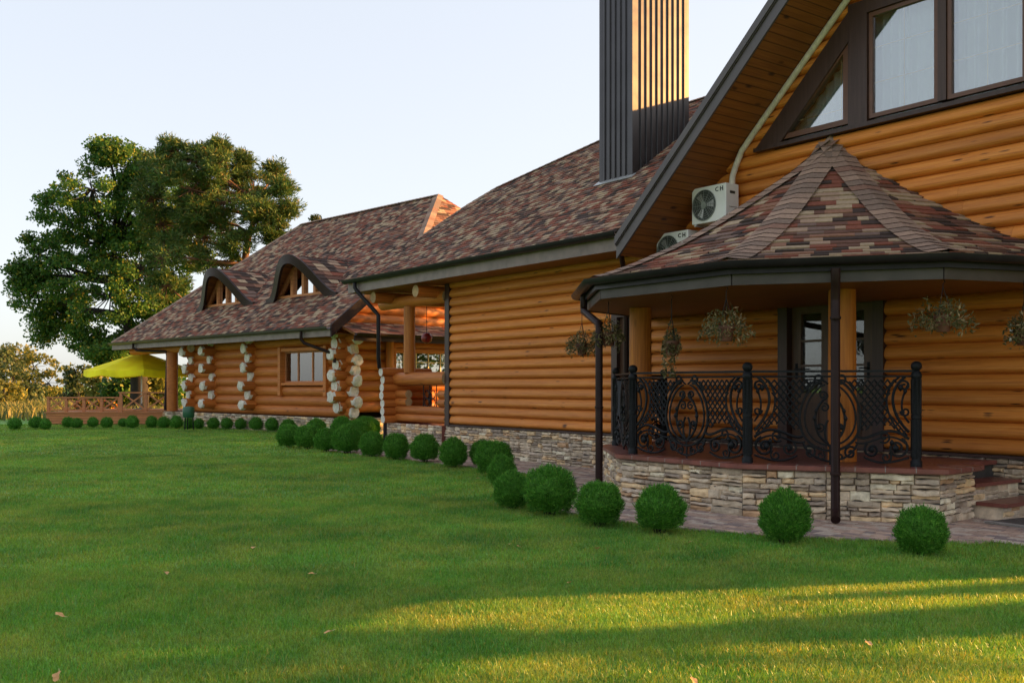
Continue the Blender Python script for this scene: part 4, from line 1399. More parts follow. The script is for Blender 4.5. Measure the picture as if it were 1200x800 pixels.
ledge(st, CQ - .2, 2 * RID - 1, 0, .60, lambda u, z, o: (CS + .24 + o, u, z)); L_(st, 'stone_plinth', MAT['stone'])
pc = MB().box(-11.2, CS + .238, CQ - .238, 2 * RID - 1, 0, .60); L_(pc, 'plinth_core', MAT['joint'])
# window
w0 = MB()
a, bb, z0, z1 = win
w0.box(a - .12, a + .02, CQ - .22, CQ + .1, z0 - .32, z1 + .12); w0.box(bb - .02, bb + .12, CQ - .22, CQ + .1, z0 - .32, z1 + .12); w0.box(a, bb, CQ - .20, CQ + .1, z1, z1 + .10); w0.box(a, bb, CQ - .20, CQ + .1, z0 - .02, z0 + .05)
wn_ = L_(w0, 'window', MAT['round_log'])
fr = MB()
for x in (a + .02, a + .72, a + 1.48, bb - .07): fr.box(x, x + .05, CQ - .06, CQ, z0 + .05, z1)
fr.box(a + .02, bb - .02, CQ - .055, CQ - .005, z1 - .05, z1); fr.box(a + .02, bb - .02, CQ - .055, CQ - .005, z0 + .05, z0 + .10)
L_(fr, 'window_frame', MAT['deck_wood'], wn_)
L_(MB().box(a + .02, bb - .02, CQ - .035, CQ - .025, z0 + .05, z1), 'pane', MAT['glass'], wn_)
gb = MB()
for i in range(1, 9):
    if i % 3: gb.box(a + (bb - a) * i / 9 - .006, a + (bb - a) * i / 9 + .006, CQ - .022, CQ - .016, z0 + .1, z1 - .05)
for j in (1, 2): gb.box(a + .02, bb - .02, CQ - .015, CQ - .009, z0 + (z1 - z0) * j / 3, z0 + (z1 - z0) * j / 3 + .012)
L_(gb, 'glazing_bar', MAT['grid'], wn_)
L_(MB().box(a - .2, bb + .2, CQ + .5, CQ + .55, z0 - .3, z1 + .3), 'dark_room_sheet', MAT['dark_room'])
# gable-end window
w0 = MB(); y0, y1 = 2.35, 5.10
gz0, gz1 = 1.55, 2.45
w0.box(CS - .05, CS + .22, y0 - .10, y0 + .06, gz0 - .2, gz1 + .1); w0.box(CS - .05, CS + .22, y1 - .06, y1 + .10, gz0 - .2, gz1 + .1); w0.box(CS - .05, CS + .20, y0, y1, gz1 - .03, gz1 + .08); w0.box(CS - .05, CS + .20, y0, y1, gz0 - .06, gz0 + .03)
wn_ = L_(w0, 'window', MAT['round_log'])
L_(MB().box(CS, CS + .01, y0, y1, gz0, gz1), 'pane', MAT['glass'], wn_)
gb = MB()
for i in range(1, 6): gb.box(CS + .012, CS + .035, y0 + (y1 - y0) * i / 6 - .015, y0 + (y1 - y0) * i / 6 + .015, gz0, gz1)
for j in (1, 2): gb.box(CS + .036, CS + .045, y0, y1, gz0 + (gz1 - gz0) * j / 3, gz0 + (gz1 - gz0) * j / 3 + .02)
L_(gb, 'glazing_bar', MAT['grid'], wn_)
L_(MB().box(CS - .6, CS - .55, y0 - .3, y1 + .3, gz0 - .3, gz1 + .3), 'dark_room_sheet', MAT['dark_room'])
cpst = MB().tube([(CS + .25, 2.15, .9), (CS + .25, 2.15, 2.75)], .11, 12); L_(cpst, 'wall_post', MAT['post_wood'], smooth=60)
# skirt roof along the gable end
def mapS(x, v, l):
    k = .34
    c = 1 / math.hypot(1, k)
    return Vector((.80 - v * c, x, 2.86 + v * c * k)) + Vector((k, 0, 1)).normalized() * l
sk = MB(); shingles(sk, 1.2, lambda v: .35, lambda v: 2 * RID - 1, mapS, .15, .18, .4); L_(sk, 'skirt_roof', MAT['shingle'])
L_(MB().prism([mapS(.35, 0, -.006), mapS(2 * RID - 1, 0, -.006), mapS(2 * RID - 1, 1.2, -.006), mapS(.35, 1.2, -.006)], (0, 0, -.05)), 'skirt_deck', MAT['soffit'])
gt = MB().sweep([(.80, 0.33), (.80, 2 * RID - 1)], gutter_prof(.07, c=(.07, 2.86)))
gt.sweep([(.80, 0.33), (.80, 2 * RID - 1)], [(-.03, 2.66), (-.03, 2.80), (-.004, 2.80), (-.004, 2.66)])
L_(gt, 'skirt_gutter', MAT['pipe'], smooth=40)
# column and beam under the far eave
cc = MB().tube([(-10.38, .62, .62), (-10.38, .62, 2.62)], .19, 16); L_(cc, 'terrace_column', MAT['round_log'], smooth=60)
bm2 = MB(); rlog(bm2, (-13.6, .62, 2.74), (-9.0, .62, 2.74), .14, 12); L_(bm2, 'terrace_beam', [MAT['round_log'], MAT['log_end']], smooth=60)
cc = MB().tube([(-13.4, 9.5, 0), (-13.4, 9.5, 2.7)], .16, 12); L_(cc, 'terrace_column', MAT['round_log'], smooth=60)
pipe([(-1.15, -.055, ZBE - .1), (-1.15, -.055, ZBE - .32), (-1.10, .02, ZBE - .42), (-.30, .38, 2.36), (-.25, .42, 2.30), (-.25, .42, 2.1)], .045, par=lodge)
pipe([(-12.0, -.055, ZBE - .1), (-12.0, -.055, ZBE - .25), (-11.9, .05, ZBE - .34), (-10.6, .50, 2.66), (-10.5, .5, 2.5), (-10.5, .42, .65)], .045, par=lodge)

# dormers: arched shingled hoods
def dormer(sc_, w=3.84, qb=1.28, h=1.20, fwd=.45):
    hw = w / 2
    def zf(x):
        t = abs(x) / hw
        return h * (0.5 + 0.5 * math.cos(PI * min(1, t) ** 1.12))
    m = 40
    xs_ = np.linspace(-hw, hw, m + 1)
    zb = ZBE + PB * qb
    root = None
    def front(x):
        hh = zf(x)
        return Vector((sc_ + x, qb - fwd * (hh / h) - .0, zb + hh + .02))
    def back(x):
        p = front(x); q = (p.z - ZBE) / PB
        return Vector((sc_ + x, max(q + .12, p.y + .02), p.z + .0))
    # shingled hood
    mb = MB()
    arc = [0.0]
    for x0, x1 in zip(xs_[:-1], xs_[1:]): arc.append(arc[-1] + math.hypot(x1 - x0, zf(x1) - zf(x0)))
    NR = 26
    for half in (-1, 1):
        # courses run up the flank of the hood
        S = np.linspace(0, arc[m // 2], NR // 2 + 1)
        for i in range(NR // 2):
            x0 = float(np.interp(S[i], arc[:m // 2 + 1], xs_[:m // 2 + 1])); x1 = float(np.interp(S[i + 1], arc[:m // 2 + 1], xs_[:m // 2 + 1]))
            if half == 1: x0, x1 = -x0, -x1
            f0, f1, b0, b1 = front(x0), front(x1), back(x0), back(x1)
            L = max((b0 - f0).length, (b1 - f1).length); y = 0.0
            while y < L:
                wd = rnd.uniform(.18, .42)
                l0, l1 = max((b0 - f0).length, 1e-3), max((b1 - f1).length, 1e-3)
                g = lambda f, b_, l, yy: f + (b_ - f) * min(1, yy / l)
                nn = Vector((half * .5, -.1, .9))
                a_ = g(f0, b0, l0, y) + nn * .018; c_ = g(f0, b0, l0, y + wd) + nn * .018
                d_ = g(f1, b1, l1, y + wd) + nn * .004; e_ = g(f1, b1, l1, y) + nn * .004
                mb.add([a_, c_, d_, e_], [(0, 1, 2, 3) if half == 1 else (3, 2, 1, 0)])
                y += wd
    d = L_(mb, 'dormer', MAT['shingle'])
    und = MB()
    for x0, x1 in zip(xs_[:-1], xs_[1:]):
        dn = Vector((0, 0, -.03))
        und.add([front(x0) + dn, front(x1) + dn, back(x1) + dn, back(x0) + dn], [(0, 3, 2, 1)])
    L_(und, 'dormer_soffit', MAT['soffit'], d, 60)
    bg = MB()
    sect = [front(x) for x in xs_]
    vs = []
    for i, p in enumerate(sect):
        a_ = sect[max(i - 1, 0)]; b_ = sect[min(i + 1, m)]
        t = (b_ - a_).normalized(); nn = Vector((-t.z, 0, t.x)).normalized()
        vs += [p + nn * .03 + Vector((0, -.05, 0)), p + nn * .03 + Vector((0, .03, 0)), p - nn * .24 + Vector((0, .03, 0)), p - nn * .24 + Vector((0, -.05, 0))]
    bg.add(vs, [(4 * i + k, 4 * i + (k + 1) % 4, 4 * i + 4 + (k + 1) % 4, 4 * i + 4 + k) for i in range(m) for k in range(4)])
    L_(bg, 'dormer_edge', MAT['pipe'], d, 50)
    qw = qb + .14
    zw = ZBE + PB * qw - .05
    pts = [(sc_ + x, qw, max(zb + zf(x) - .04, zw)) for x in xs_ if zb + zf(x) - .04 > zw]
    L_(MB().add(pts, [tuple(range(len(pts)))]), 'dormer_pane', MAT['glass'], d)
    pts2 = [(p[0], p[1] + .25, p[2]) for p in pts]
    L_(MB().add(pts2, [tuple(range(len(pts2)))]), 'dormer_curtain', MAT['white_curtain'], d)
    fr = MB()
    for x in (-.62, 0.0, .62):
        zt_ = zb + zf(x) - .05
        fr.box(sc_ + x - .06, sc_ + x + .06, qw - .08, qw - .005, zw, zt_)
    fr.box(pts[0][0], pts[-1][0], qw - .085, qw - .004, zw, zw + .07)
    for i in range(len(pts) - 1):
        a_, b_ = Vector(pts[i]), Vector(pts[i + 1])
        fr.prism([a_, b_, b_ - Vector((0, 0, .10)), a_ - Vector((0, 0, .10))], (0, -.06, 0))
    L_(fr, 'dormer_frame', MAT['deck_wood'], d)
dormer(-7.93); dormer(-3.29)

# red lantern hanging in the entrance
c = pxw(500, 395, 24.5)
t = thing('lantern', 'dark red lantern hanging in the open log entrance', 'lantern', (c.x, c.y, c.z - .1))
MB().lathe([(.03, -.06), (.12, 0), (.14, .09), (.10, .18), (.03, .22)], 14).build('lantern_body', MAT['lantern_red'], t, 50)
h = MB().tube([(0, 0, .22), (0, 0, 1.05)], .008, 5)
for k in range(4):
    a = k * PI / 2
    h.tube([(.13 * math.cos(a), .13 * math.sin(a), .0), (.16 * math.cos(a), .16 * math.sin(a), .09), (.03 * math.cos(a), .03 * math.sin(a), .24)], .007, 4)
h.build('lantern_cage', MAT['iron'], t)

# ================================================================== clipped globe bushes
def globe_mesh(name, n, seed, leaf=1.0):
    r = np.random.default_rng(seed)
    d = r.normal(size=(n, 3)); d /= np.linalg.norm(d, axis=1, keepdims=True)
    k = d[:, 2] > -0.80
    d = d[k]; n = len(d)
    lump = 1 + .035 * np.sin(d[:, 1] * 2.3 + seed) + .05 * np.sin(d[:, 0] * 5 + seed) * np.cos(d[:, 1] * 6) + .04 * np.sin(d[:, 2] * 9 + seed * 2) + .03 * np.sin(9 * np.arctan2(d[:, 1], d[:, 0]))
    rad = lump * (1 - .24 * r.beta(1.1, 2.2, n)) * (1 + .055 * r.normal(size=n).clip(-1, 2.2))
    C = d * rad[:, None] * np.array([1, 1, .97])
    C[:, 2] *= np.where(d[:, 2] > .6, 1.05, 1.0)
    D = d * .75 + np.array([0, 0, .62]) + r.normal(0, .38, (n, 3))
    V, Fc = leaf_quads(C, D, r.uniform(.10, .22, n) * leaf, r.uniform(.016, .036, n) * leaf)
    # dark inner mass so that the globe is not see-through
    bm = bmesh.new(); bmesh.ops.create_icosphere(bm, subdivisions=3, radius=.84)
    vi = np.array([v.co[:] for v in bm.verts]); fi = np.array([[v.index for v in f.verts] for f in bm.faces]); bm.free()
    fi4 = np.concatenate([fi, fi[:, 2:3]], 1)
    me_v = np.concatenate([V, vi]); 
    me = bpy.data.meshes.new(name)
    faces = [tuple(f) for f in Fc] + [tuple(f + len(V)) for f in fi]
    me.from_pydata([tuple(p) for p in me_v], [], faces)
    me.materials.append(MAT['thuja'])
    return me
GL = [globe_mesh('thuja_globe', 12000, s) for s in (1, 2, 3, 4)]
GS_ = [globe_mesh('thuja_globe_small', 2600, s, 1.7) for s in (5, 6, 7)]
stem_me = None
def stem_mesh():
    mb = MB()
    for k in range(9):
        a = 2 * PI * k / 9
        mb.tube([(.16 * math.cos(a), .16 * math.sin(a), -1.12), (.35 * math.cos(a), .35 * math.sin(a), -.45)], [.022, .018], 5)
    mb.tube([(0, 0, -1.14), (0, 0, -.3)], [.05, .04], 6)
    me = bpy.data.meshes.new('stem'); me.from_pydata(mb.v, [], mb.f); me.materials.append(MAT['bark']); return me
STEM = stem_mesh()
bi = [0]
def bush(x, y, r, label, group, near=True):
    t = thing('globe_bush', label, 'bush', (x, y, 0), rnd.uniform(0, 6.28), group)
    me = (GL if near else GS_)[bi[0] % (4 if near else 3)]; bi[0] += 1
    z = r * .97
    r *= .90 if group == 'globe bushes round the porch' else 1.0
    z = r * .97
    f = link('foliage', me, t); f.location = (0, 0, z); f.scale = (r * rnd.uniform(.92, 1.08), r * rnd.uniform(.92, 1.08), r * rnd.uniform(.93, 1.07))
    if near:
        s = link('stem', STEM, t); s.location = (0, 0, z); s.scale = (r, r, r * .95)
    return t
def gb(u, vb, rp):
    p = pxg(u, vb); return p.x, p.y, rp / F * p.y
ORD = ['first', 'second', 'third', 'fourth', 'fifth', 'sixth', 'seventh', 'eighth', 'ninth', 'tenth', 'eleventh', 'twelfth', 'thirteenth', 'fourteenth', 'fifteenth', 'sixteenth', 'seventeenth', 'eighteenth', 'nineteenth', 'twentieth', 'twenty first', 'twenty second', 'twenty third', 'twenty fourth', 'twenty fifth']
porch_row = [
    (1080, 650, 31, 'small globe bush nearest the camera, before the right end of the porch base'),
    (920, 636, 34, 'globe bush in front of the porch base, just left of the front downpipe'),
    (773, 625, 32, 'globe bush at the left end of the porch base, right of the left downpipe'),
    (703, 617, 31, 'globe bush directly below the left porch downpipe'),
    (644, 604, 33, 'wide globe bush just left of the one below the porch downpipe'),
    (600, 596, 24, 'globe bush third to the left of the left porch downpipe')]
for u, vb, rp, lab in porch_row:
    bush(*gb(u, vb, rp), lab, 'globe bushes round the porch')
for (u, vc, Y, rp), lab in zip([(588, 551, 14.6, 20), (579, 537, 16.4, 24), (566, 528, 18.2, 18)],
        ['globe bush at the front of the tight trio beside the stone plinth', 'largest globe bush, middle of the tight trio beside the stone plinth', 'rearmost globe bush of the tight trio beside the stone plinth']):
    p = pxw(u, vc, Y); bush(p.x, Y, rp / F * Y, lab, 'globe bushes round the porch')
row2 = [(531, 548, 17.5), (497, 542, 17), (464, 539, 16), (436, 535, 14.5), (407, 531.5, 17), (382, 529.5, 14), (360, 526, 14.5), (339, 524.5, 14)]
for i, (u, vb, rp) in enumerate(row2):
    bush(*gb(u, vb, rp), '%s globe bush from the right in the curved row before the left wing' % ORD[i], 'globe bushes in the curved row')
for i, (u, vc, Y, rp) in enumerate([(371, 501, 28.5, 11), (400, 502, 27.6, 13), (417, 499, 27.6, 12), (426, 495, 28.4, 12.5), (434, 492, 29.3, 11), (338, 500, 30, 9)]):
    p = pxw(u, vc, Y)
    bush(p.x, Y, rp / F * Y, '%s globe bush from the left in the clump at the corner of the lodge' % ORD[i] if i < 5 else 'small globe bush peeping over the left end of the curved row', 'globe bushes at the lodge corner')
far = [(17, 504, 7.5), (42, 502.5, 7.5), (53, 503.5, 6.5), (80, 501.5, 6.8), (90, 502.5, 6.8), (109, 501, 6.3), (125, 502, 7), (144, 500.5, 5.5), (155, 501.8, 7.5), (178, 501.5, 7), (192, 501.8, 7), (207, 502.3, 7.8), (221, 502.5, 6.5), (233, 502.7, 6.5), (250, 503, 7), (266, 503.2, 7.2), (282, 503.5, 7), (300, 504.5, 8), (319, 505.5, 8)]
for i, (u, vb, rp) in enumerate(far):
    bush(*gb(u, vb, rp), '%s dark globe bush from the left in the far row along the deck and lodge' % ORD[i], 'globe bushes in the far row', near=False)

# ================================================================== terrace deck, railings, parasol
d0, d1 = pxg(54, 497), pxg(203, 497)
Yd = d0.y
t = thing('terrace_deck', 'low timber terrace deck with boarded front below the yellow parasol', 'deck', (d0.x, Yd, 0))
mb = MB()
Wd = d1.x - d0.x
for k in range(4):
    mb.box(0, Wd, 0, .04, .02 + k * .105, .115 + k * .105)
mb.build('front_board', MAT['deck_wood'], t)
MB().box(-.05, Wd + .05, -.05, 6.0, .435, .475).build('deck_floor', MAT['deck_wood'], t)
MB().box(0.05, Wd, .05, 5.9, .0, .43).build('deck_core', MAT['joint'], t)
def xrail(x0, x1, y, zb, h, bays, label):
    t = thing('deck_railing', label, 'railing', (x0, y, zb), 0, 'crossed timber railings of the deck')
    W = x1 - x0
    for i in range(bays + 1):
        x = W * i / bays
        MB().box(x - .05, x + .05, -.05, .05, 0, h).build('post', MAT['deck_wood'], t)
    MB().box(-.08, W + .08, -.07, .07, h, h + .05).build('top_rail', MAT['deck_wood'], t)
    MB().box(0.05, W - .05, -.03, .03, .05, .10).build('bottom_rail', MAT['deck_wood'], t)
    for i in range(bays):
        a = W * i / bays + .06; b = W * (i + 1) / bays - .06
        for k, (za, zb_) in enumerate(((.11, h - .01), (h - .01, .11))):
            y0 = -.035 if k == 0 else .003
            MB().prism([(a, y0, za - .035), (b, y0, zb_ - .035), (b, y0, zb_ + .035), (a, y0, za + .035)], (0, .032, 0)).build('cross_brace', MAT['deck_wood'], t)
    return t
p0, p1 = pxw(57, 0, Yd + .2), pxw(140, 0, Yd + .2)
xrail(p0.x, p1.x, Yd + .2, .475, .53, 4, 'lower long timber railing with four crossed bays at the left of the deck')
p0, p1 = pxw(142, 0, Yd + .1), pxw(200, 0, Yd + .1)
xrail(p0.x, p1.x, Yd + .1, .475, .72, 2, 'higher timber railing with two crossed bays beside the lodge column')

Yu = Yd + 2.6
pc_ = pxw(166, 0, Yu)
t = thing('parasol', 'large yellow garden parasol with scalloped valance on the terrace', 'parasol', (pc_.x, Yu, .475))
zt = pxw(0, 412, Yu).z - .475; ze = pxw(0, 434, Yu).z - .475; R = 62 / F * Yu
mb = MB(); n8 = 8; ks = 6
vsl = [(0, 0, zt)]; fs = []
rings = [.12, .35, .6, .82, 1.0]
seg = 8 * 4
for rr in rings:
    for i in range(seg):
        a = 2 * PI * (i + 2) / seg; ph = (i % 4) / 4
        sag = 1 - .045 * math.sin(PI * ph) * rr
        edge = math.cos(PI / 8) / math.cos((ph - .5) * PI / 4) * (1 / math.cos(PI / 8)) * math.cos(PI / 8) if False else 1
        z = zt + (ze - zt) * rr - .05 * math.sin(PI * ph) * rr
        vsl.append((R * rr * sag * math.cos(a), R * rr * sag * math.sin(a), z))
for i in range(seg): fs.append((0, 1 + i, 1 + (i + 1) % seg))
for k in range(len(rings) - 1):
    for i in range(seg):
        j = (i + 1) % seg; fs.append((1 + k * seg + i, 1 + (k + 1) * seg + i, 1 + (k + 1) * seg + j, 1 + k * seg + j))
mb.add(vsl, fs)
can = mb.build('canopy', MAT['yellow'], t)
vl = MB(); base = 1 + 4 * seg; vv = []
for i in range(seg + 1):
    p = vsl[base + i % seg]; dz = .20 + .05 * abs(math.sin(2 * PI * i / 4 * .5 + .4)) 
    vv += [(p[0] * 1.003, p[1] * 1.003, p[2] + .01), (p[0] * 1.015, p[1] * 1.015, p[2] - dz)]
vl.add(vv, [(2 * i, 2 * i + 1, 2 * i + 3, 2 * i + 2) for i in range(seg)])
vl.build('valance', MAT['yellow'], can)
MB().tube([(0, 0, .08), (0, 0, zt + .05)], .03, 10).build('pole', MAT['steel'], t, 50)
MB().lathe([(.03, zt - .02), (.06, zt + .02), (.05, zt + .07), (.01, zt + .12)], 10).build('finial', MAT['yellow'], t, 50)
for k in range(8):
    a = 2 * PI * (k * 4 + 2) / seg
    MB().tube([(.03 * math.cos(a), .03 * math.sin(a), zt - .10), (R * .98 * math.cos(a), R * .98 * math.sin(a), ze - .03)], .012, 5).build('rib', MAT['steel'], t)
MB().lathe([(.32, 0), (.32, .07), (.10, .10), (.04, .30)], 16).build('base_weight', MAT['concrete'], t, 50)

gx = pxw(221, 0, 33.2)
t = thing('waste_bin', 'small dark green bin on legs beside the lodge column', 'bin', (gx.x, 33.2, 0))
MB().lathe([(.16, .42), (.19, .46), (.20, .74), (.17, .78), (.02, .80)], 14).build('bin_body', MAT['green_paint'], t, 50)
lg = MB()
for a in (0, 2.1, 4.2): lg.tube([(.14 * math.cos(a), .14 * math.sin(a), .44), (.17 * math.cos(a), .17 * math.sin(a), 0)], .018, 6)
lg.build('leg_frame', MAT['iron'], t)

# ================================================================== trees
def crown_tree(name, label, cat, base, blobs, Y, trunk, mat, bark, per=1500, leaf=(.16, .30), aspect=.7, clump=.55, nclump=16, depth=1.0, needle=False, group=None, up=0.0, tr=.35):
    """trunk points in pixels; blobs (u, v, ru, rv) in pixels, spread in depth about Y"""
    t = thing(name, label, cat, (base.x, base.y, 0), 0, group)
    o = Vector((base.x, base.y, 0))
    tp = [pxw(u, v, Y + dy) - o for u, v, dy in trunk]
    tp[0].z = -.1
    rs = list(np.linspace(tr, tr * .28, len(tp)))
    tb = MB().tube(tp, rs, 10)
    Cs, Ds = [], []
    tl = [Vector(p) for p in tp]
    for (u, v, ru, rv) in blobs:
        dy = rnd.uniform(-1, 1) * depth
        c = pxw(u, v, Y + dy) - o
        a, bz = ru / F * Y, rv / F * Y
        # limb from the nearest lower trunk point
        best = min(tl[1:], key=lambda p: (p - c).length + (3 if p.z > c.z else 0))
        mid = best.lerp(c, .5) + Vector((rnd.uniform(-.4, .4), rnd.uniform(-.4, .4), rnd.uniform(-.5, .1)))
        Ld = (c - best).length
        tb.tube([best, mid, c], [max(.05, tr * .42), max(.035, tr * .25), .03], 6)
        for _ in range(nclump):
            d = Vector((rnd.gauss(0, 1), rnd.gauss(0, 1), rnd.gauss(0, 1))).normalized()
            rr = rnd.uniform(.35, 1.0) ** .6
            cc = c + Vector((d.x * a * rr, d.y * a * rr * .9, d.z * bz * rr))
            tb.tube([c.lerp(cc, .05), c.lerp(cc, .55) + Vector((0, 0, -.12)), cc], [.035, .022, .010], 4)
            m = per // nclump
            sc = clump * rnd.uniform(.7, 1.35)
            P = rng.normal(0, 1, (m, 3)); P /= np.maximum(np.linalg.norm(P, axis=1, keepdims=True), 1e-6)
            P *= (rng.uniform(0, 1, (m, 1)) ** .45) * sc
            P[:, 2] *= .62
            Cs.append(P + np.array(cc[:]))
            Ds.append(P / sc * (1.6 if needle else .6) + rng.normal(0, .6, (m, 3)) + np.array([0, 0, up]))
    tb.build('trunk', bark, t, 60)
    C = np.concatenate(Cs); D = np.concatenate(Ds)
    ln = rng.uniform(*leaf, len(C))
    V, Fc = leaf_quads(C, D, ln, ln * aspect)
    mesh_np('crown', V, Fc, mat, t)
    return t
b_oak = [(150, 198, 46, 32), (108, 222, 42, 34), (78, 258, 38, 34), (46, 298, 32, 32), (40, 344, 28, 30), (84, 326, 40, 38), (58, 380, 30, 26), (112, 286, 44, 40), (152, 256, 46, 42), (130, 346, 42, 40), (106, 400, 26, 22), (166, 318, 42, 46), (190, 228, 40, 44), (178, 380, 36, 36), (30, 320, 20, 18), (128, 180, 20, 14), (86, 360, 26, 26), (208, 290, 36, 40), (172, 205, 26, 22), (186, 262, 30, 34), (140, 300, 34, 30), (218, 240, 26, 30), (196, 340, 30, 30), (184, 374, 26, 24), (152, 402, 24, 18), (124, 414, 18, 13), (200, 378, 18, 16)]
crown_tree('oak_tree', 'broad dark green oak towering behind the deck and lodge', 'tree', Vector((pxw(164, 0, 56).x, 56, 0)), b_oak, 56,
           [(164, 482, 0), (163, 440, 0), (158, 405, 0), (148, 370, 0), (138, 330, 0), (132, 285, 0)], MAT['oak_leaf'], MAT['bark'], per=4000, leaf=(.11, .21), aspect=.72, clump=.60, nclump=30, depth=2.4, tr=.55)
b_pine = [(205, 176, 20, 14), (200, 200, 26, 18), (225, 222, 36, 24), (250, 196, 20, 22), (258, 174, 9, 10), (268, 236, 38, 26), (298, 222, 30, 22), (322, 204, 15, 14), (336, 244, 14, 14), (312, 262, 24, 14), (240, 276, 36, 24), (212, 306, 34, 24), (256, 308, 30, 18), (284, 190, 11, 14), (232, 248, 34, 20), (330, 222, 12, 12), (300, 246, 20, 12), (322, 278, 12, 8), (218, 258, 34, 22), (252, 258, 34, 20), (190, 262, 26, 24), (196, 334, 24, 18), (236, 236, 30, 20), (276, 284, 22, 14), (190, 300, 24, 26), (186, 196, 24, 20), (228, 190, 22, 18), (246, 178, 16, 12), (176, 232, 24, 26), (270, 206, 20, 18)]
crown_tree('pine_tree', 'tall brownish pine with reddish trunk behind the lodge roof, right of the oak', 'tree', Vector((pxw(284, 0, 50).x, 50, 0)), b_pine, 50,
           [(284, 480, 0), (284, 400, 0), (286, 310, 0), (292, 274, 0), (300, 252, 0), (296, 232, 0)], MAT['pine_leaf'], MAT['pine_bark'], per=2400, leaf=(.20, .36), aspect=.17, clump=.46, nclump=22, depth=2.0, needle=True, up=.25, tr=.26)
crown_tree('pine_tree', 'green tip of a distant conifer above the lodge ridge', 'tree', Vector((pxw(371, 0, 70).x, 70, 0)), [(370, 258, 5, 5), (373, 268, 9, 8), (369, 282, 12, 10)], 70,
           [(371, 475, 0), (371, 380, 0), (371, 255, 0)], MAT['dull_leaf'], MAT['bark'], per=500, leaf=(.2, .34), aspect=.3, clump=.4, nclump=10, depth=.5, tr=.2)
bgt = [
    ('golden leaning tree at the far left behind the meadow', 95, [(18, 420, 24, 20), (40, 430, 24, 24), (57, 448, 20, 22), (20, 452, 26, 22), (66, 468, 12, 14), (2, 440, 24, 30)], 'gold_leaf', 35),
    ('dark green round tree in front of the golden tree at the far left', 86, [(14, 440, 22, 22), (30, 462, 18, 16), (-12, 426, 28, 26), (4, 418, 18, 14)], 'dull_leaf', 22),
    ('pale yellow willow at the left edge of the photo', 70, [(6, 460, 18, 14), (14, 476, 14, 14), (-14, 468, 16, 18), (2, 488, 14, 10)], 'gold_leaf', 5),
    ('greyish green shrub tree between the golden tree and the parasol', 82, [(92, 440, 12, 16), (86, 462, 12, 14), (100, 470, 12, 14)], 'dull_leaf', 92),
    ('straw coloured shrub below the left rim of the parasol', 74, [(112, 452, 12, 18), (124, 462, 12, 16), (104, 476, 12, 10)], 'gold_leaf', 114),
    ('dark green shrub behind the parasol pole', 62, [(138, 458, 14, 14), (152, 452, 14, 18), (146, 478, 16, 10), (166, 470, 14, 14)], 'oak_leaf', 150),
    ('bright yellow shrub right of the parasol pole', 58, [(180, 456, 9, 16), (178, 474, 10, 10)], 'gold_leaf', 180),
    ('green shrub between the yellow shrub and the lodge column', 60, [(198, 452, 10, 16), (208, 470, 10, 14), (194, 478, 9, 9)], 'oak_leaf', 200)]
for lab, Y, bl, mt, ux in bgt:
    crown_tree('garden_tree' if Y > 80 else 'garden_shrub', lab, 'tree' if Y > 80 else 'shrub', Vector((pxw(ux, 0, Y).x, Y, 0)), bl, Y, [(ux, 500, 0), (ux, 478, 0), (ux, 455, 0)], MAT[mt], MAT['bark'],
               per=900, leaf=(.18, .42), aspect=.6, clump=.75, nclump=12, depth=1.8, tr=.2)
# flower shrubs behind the railing
for (u, v, ru, lab) in ((96, 474, 9, 'orange flowering shrub behind the left end of the deck railing'), (118, 477, 9, 'yellow flowering shrub behind the middle of the low deck railing'), (130, 478, 8, 'red flowering shrub by the joint of the two deck railings')):
    Y = Yd + 7.5
    t = thing('flower_shrub', lab, 'shrub', (pxw(u, v, Y).x, Y, 0), 0, 'flowering shrubs behind the deck')
    c = np.array([0, 0, pxw(u, v, Y).z])
    a = ru / F * Y
    for nm, m, k in (('foliage', 'dull_leaf', 500), ('flower', 'flower', 420)):
        P = rng.normal(0, 1, (k, 3)); P /= np.linalg.norm(P, axis=1, keepdims=True); P *= rng.uniform(.5, 1, (k, 1)) * a
        P[:, 2] *= 1.5
        V, Fc = leaf_quads(P + c * np.array([1, 1, .8]), rng.normal(size=(k, 3)), .12 if nm == 'flower' else .16, .09)
        mesh_np(nm, V, Fc, MAT[m], t)
    MB().tube([(0, 0, 0), (0, 0, c[2])], .04, 6).build('stem', MAT['bark'], t)

# trees beyond the right edge, and shade trees added unseen behind the house, between the lawn and the low sun
def shade_tree(x, y, h0, lean, lab, seed):
    r = random.Random(seed)
    t = thing('shade_tree', lab, 'tree', (x, y, 0), 0, 'trees beyond the right edge')
    tb = MB().tube([(0, 0, -.1), (lean * .3, .05, h0 * .5), (lean, .1, h0), (lean * 1.3, .0, h0 + 4)], [.30, .24, .20, .08], 10)
    Cs = []
    for _ in range(26):
        c = Vector((lean + r.gauss(0, 1.7), r.gauss(0, 1.7), h0 + 2.4 + r.gauss(0, 1.4)))
        tb.tube([(lean, .1, h0 + r.uniform(-.3, 1.5)), c], [.07, .015], 5)
        P = rng.normal(0, .45, (420, 3)); Cs.append(P + np.array(c[:]))
    tb.build('trunk', MAT['bark'], t, 60)
    C = np.concatenate(Cs)
    V, Fc = leaf_quads(C, rng.normal(size=(len(C), 3)), rng.uniform(.12, .22, len(C)), rng.uniform(.08, .14, len(C)))
    mesh_np('crown', V, Fc, MAT['oak_leaf'], t)
shade_tree(20.0, 9.4, 6.1, .0, 'leafy tree beyond the right edge of the photo, between lawn and sun', 3)
shade_tree(9.5, 29.7, 2.7, .2, 'smaller unseen leafy tree added behind the main house to shade the far lawn', 8)  # added out of sight to block low sun on the far lawn
shade_tree(9.0, 31.8, 4.4, .2, 'taller unseen leafy tree added behind the main house to shade the far lawn', 12)  # second added tree, filters sun reaching the far lawn and lodge gable
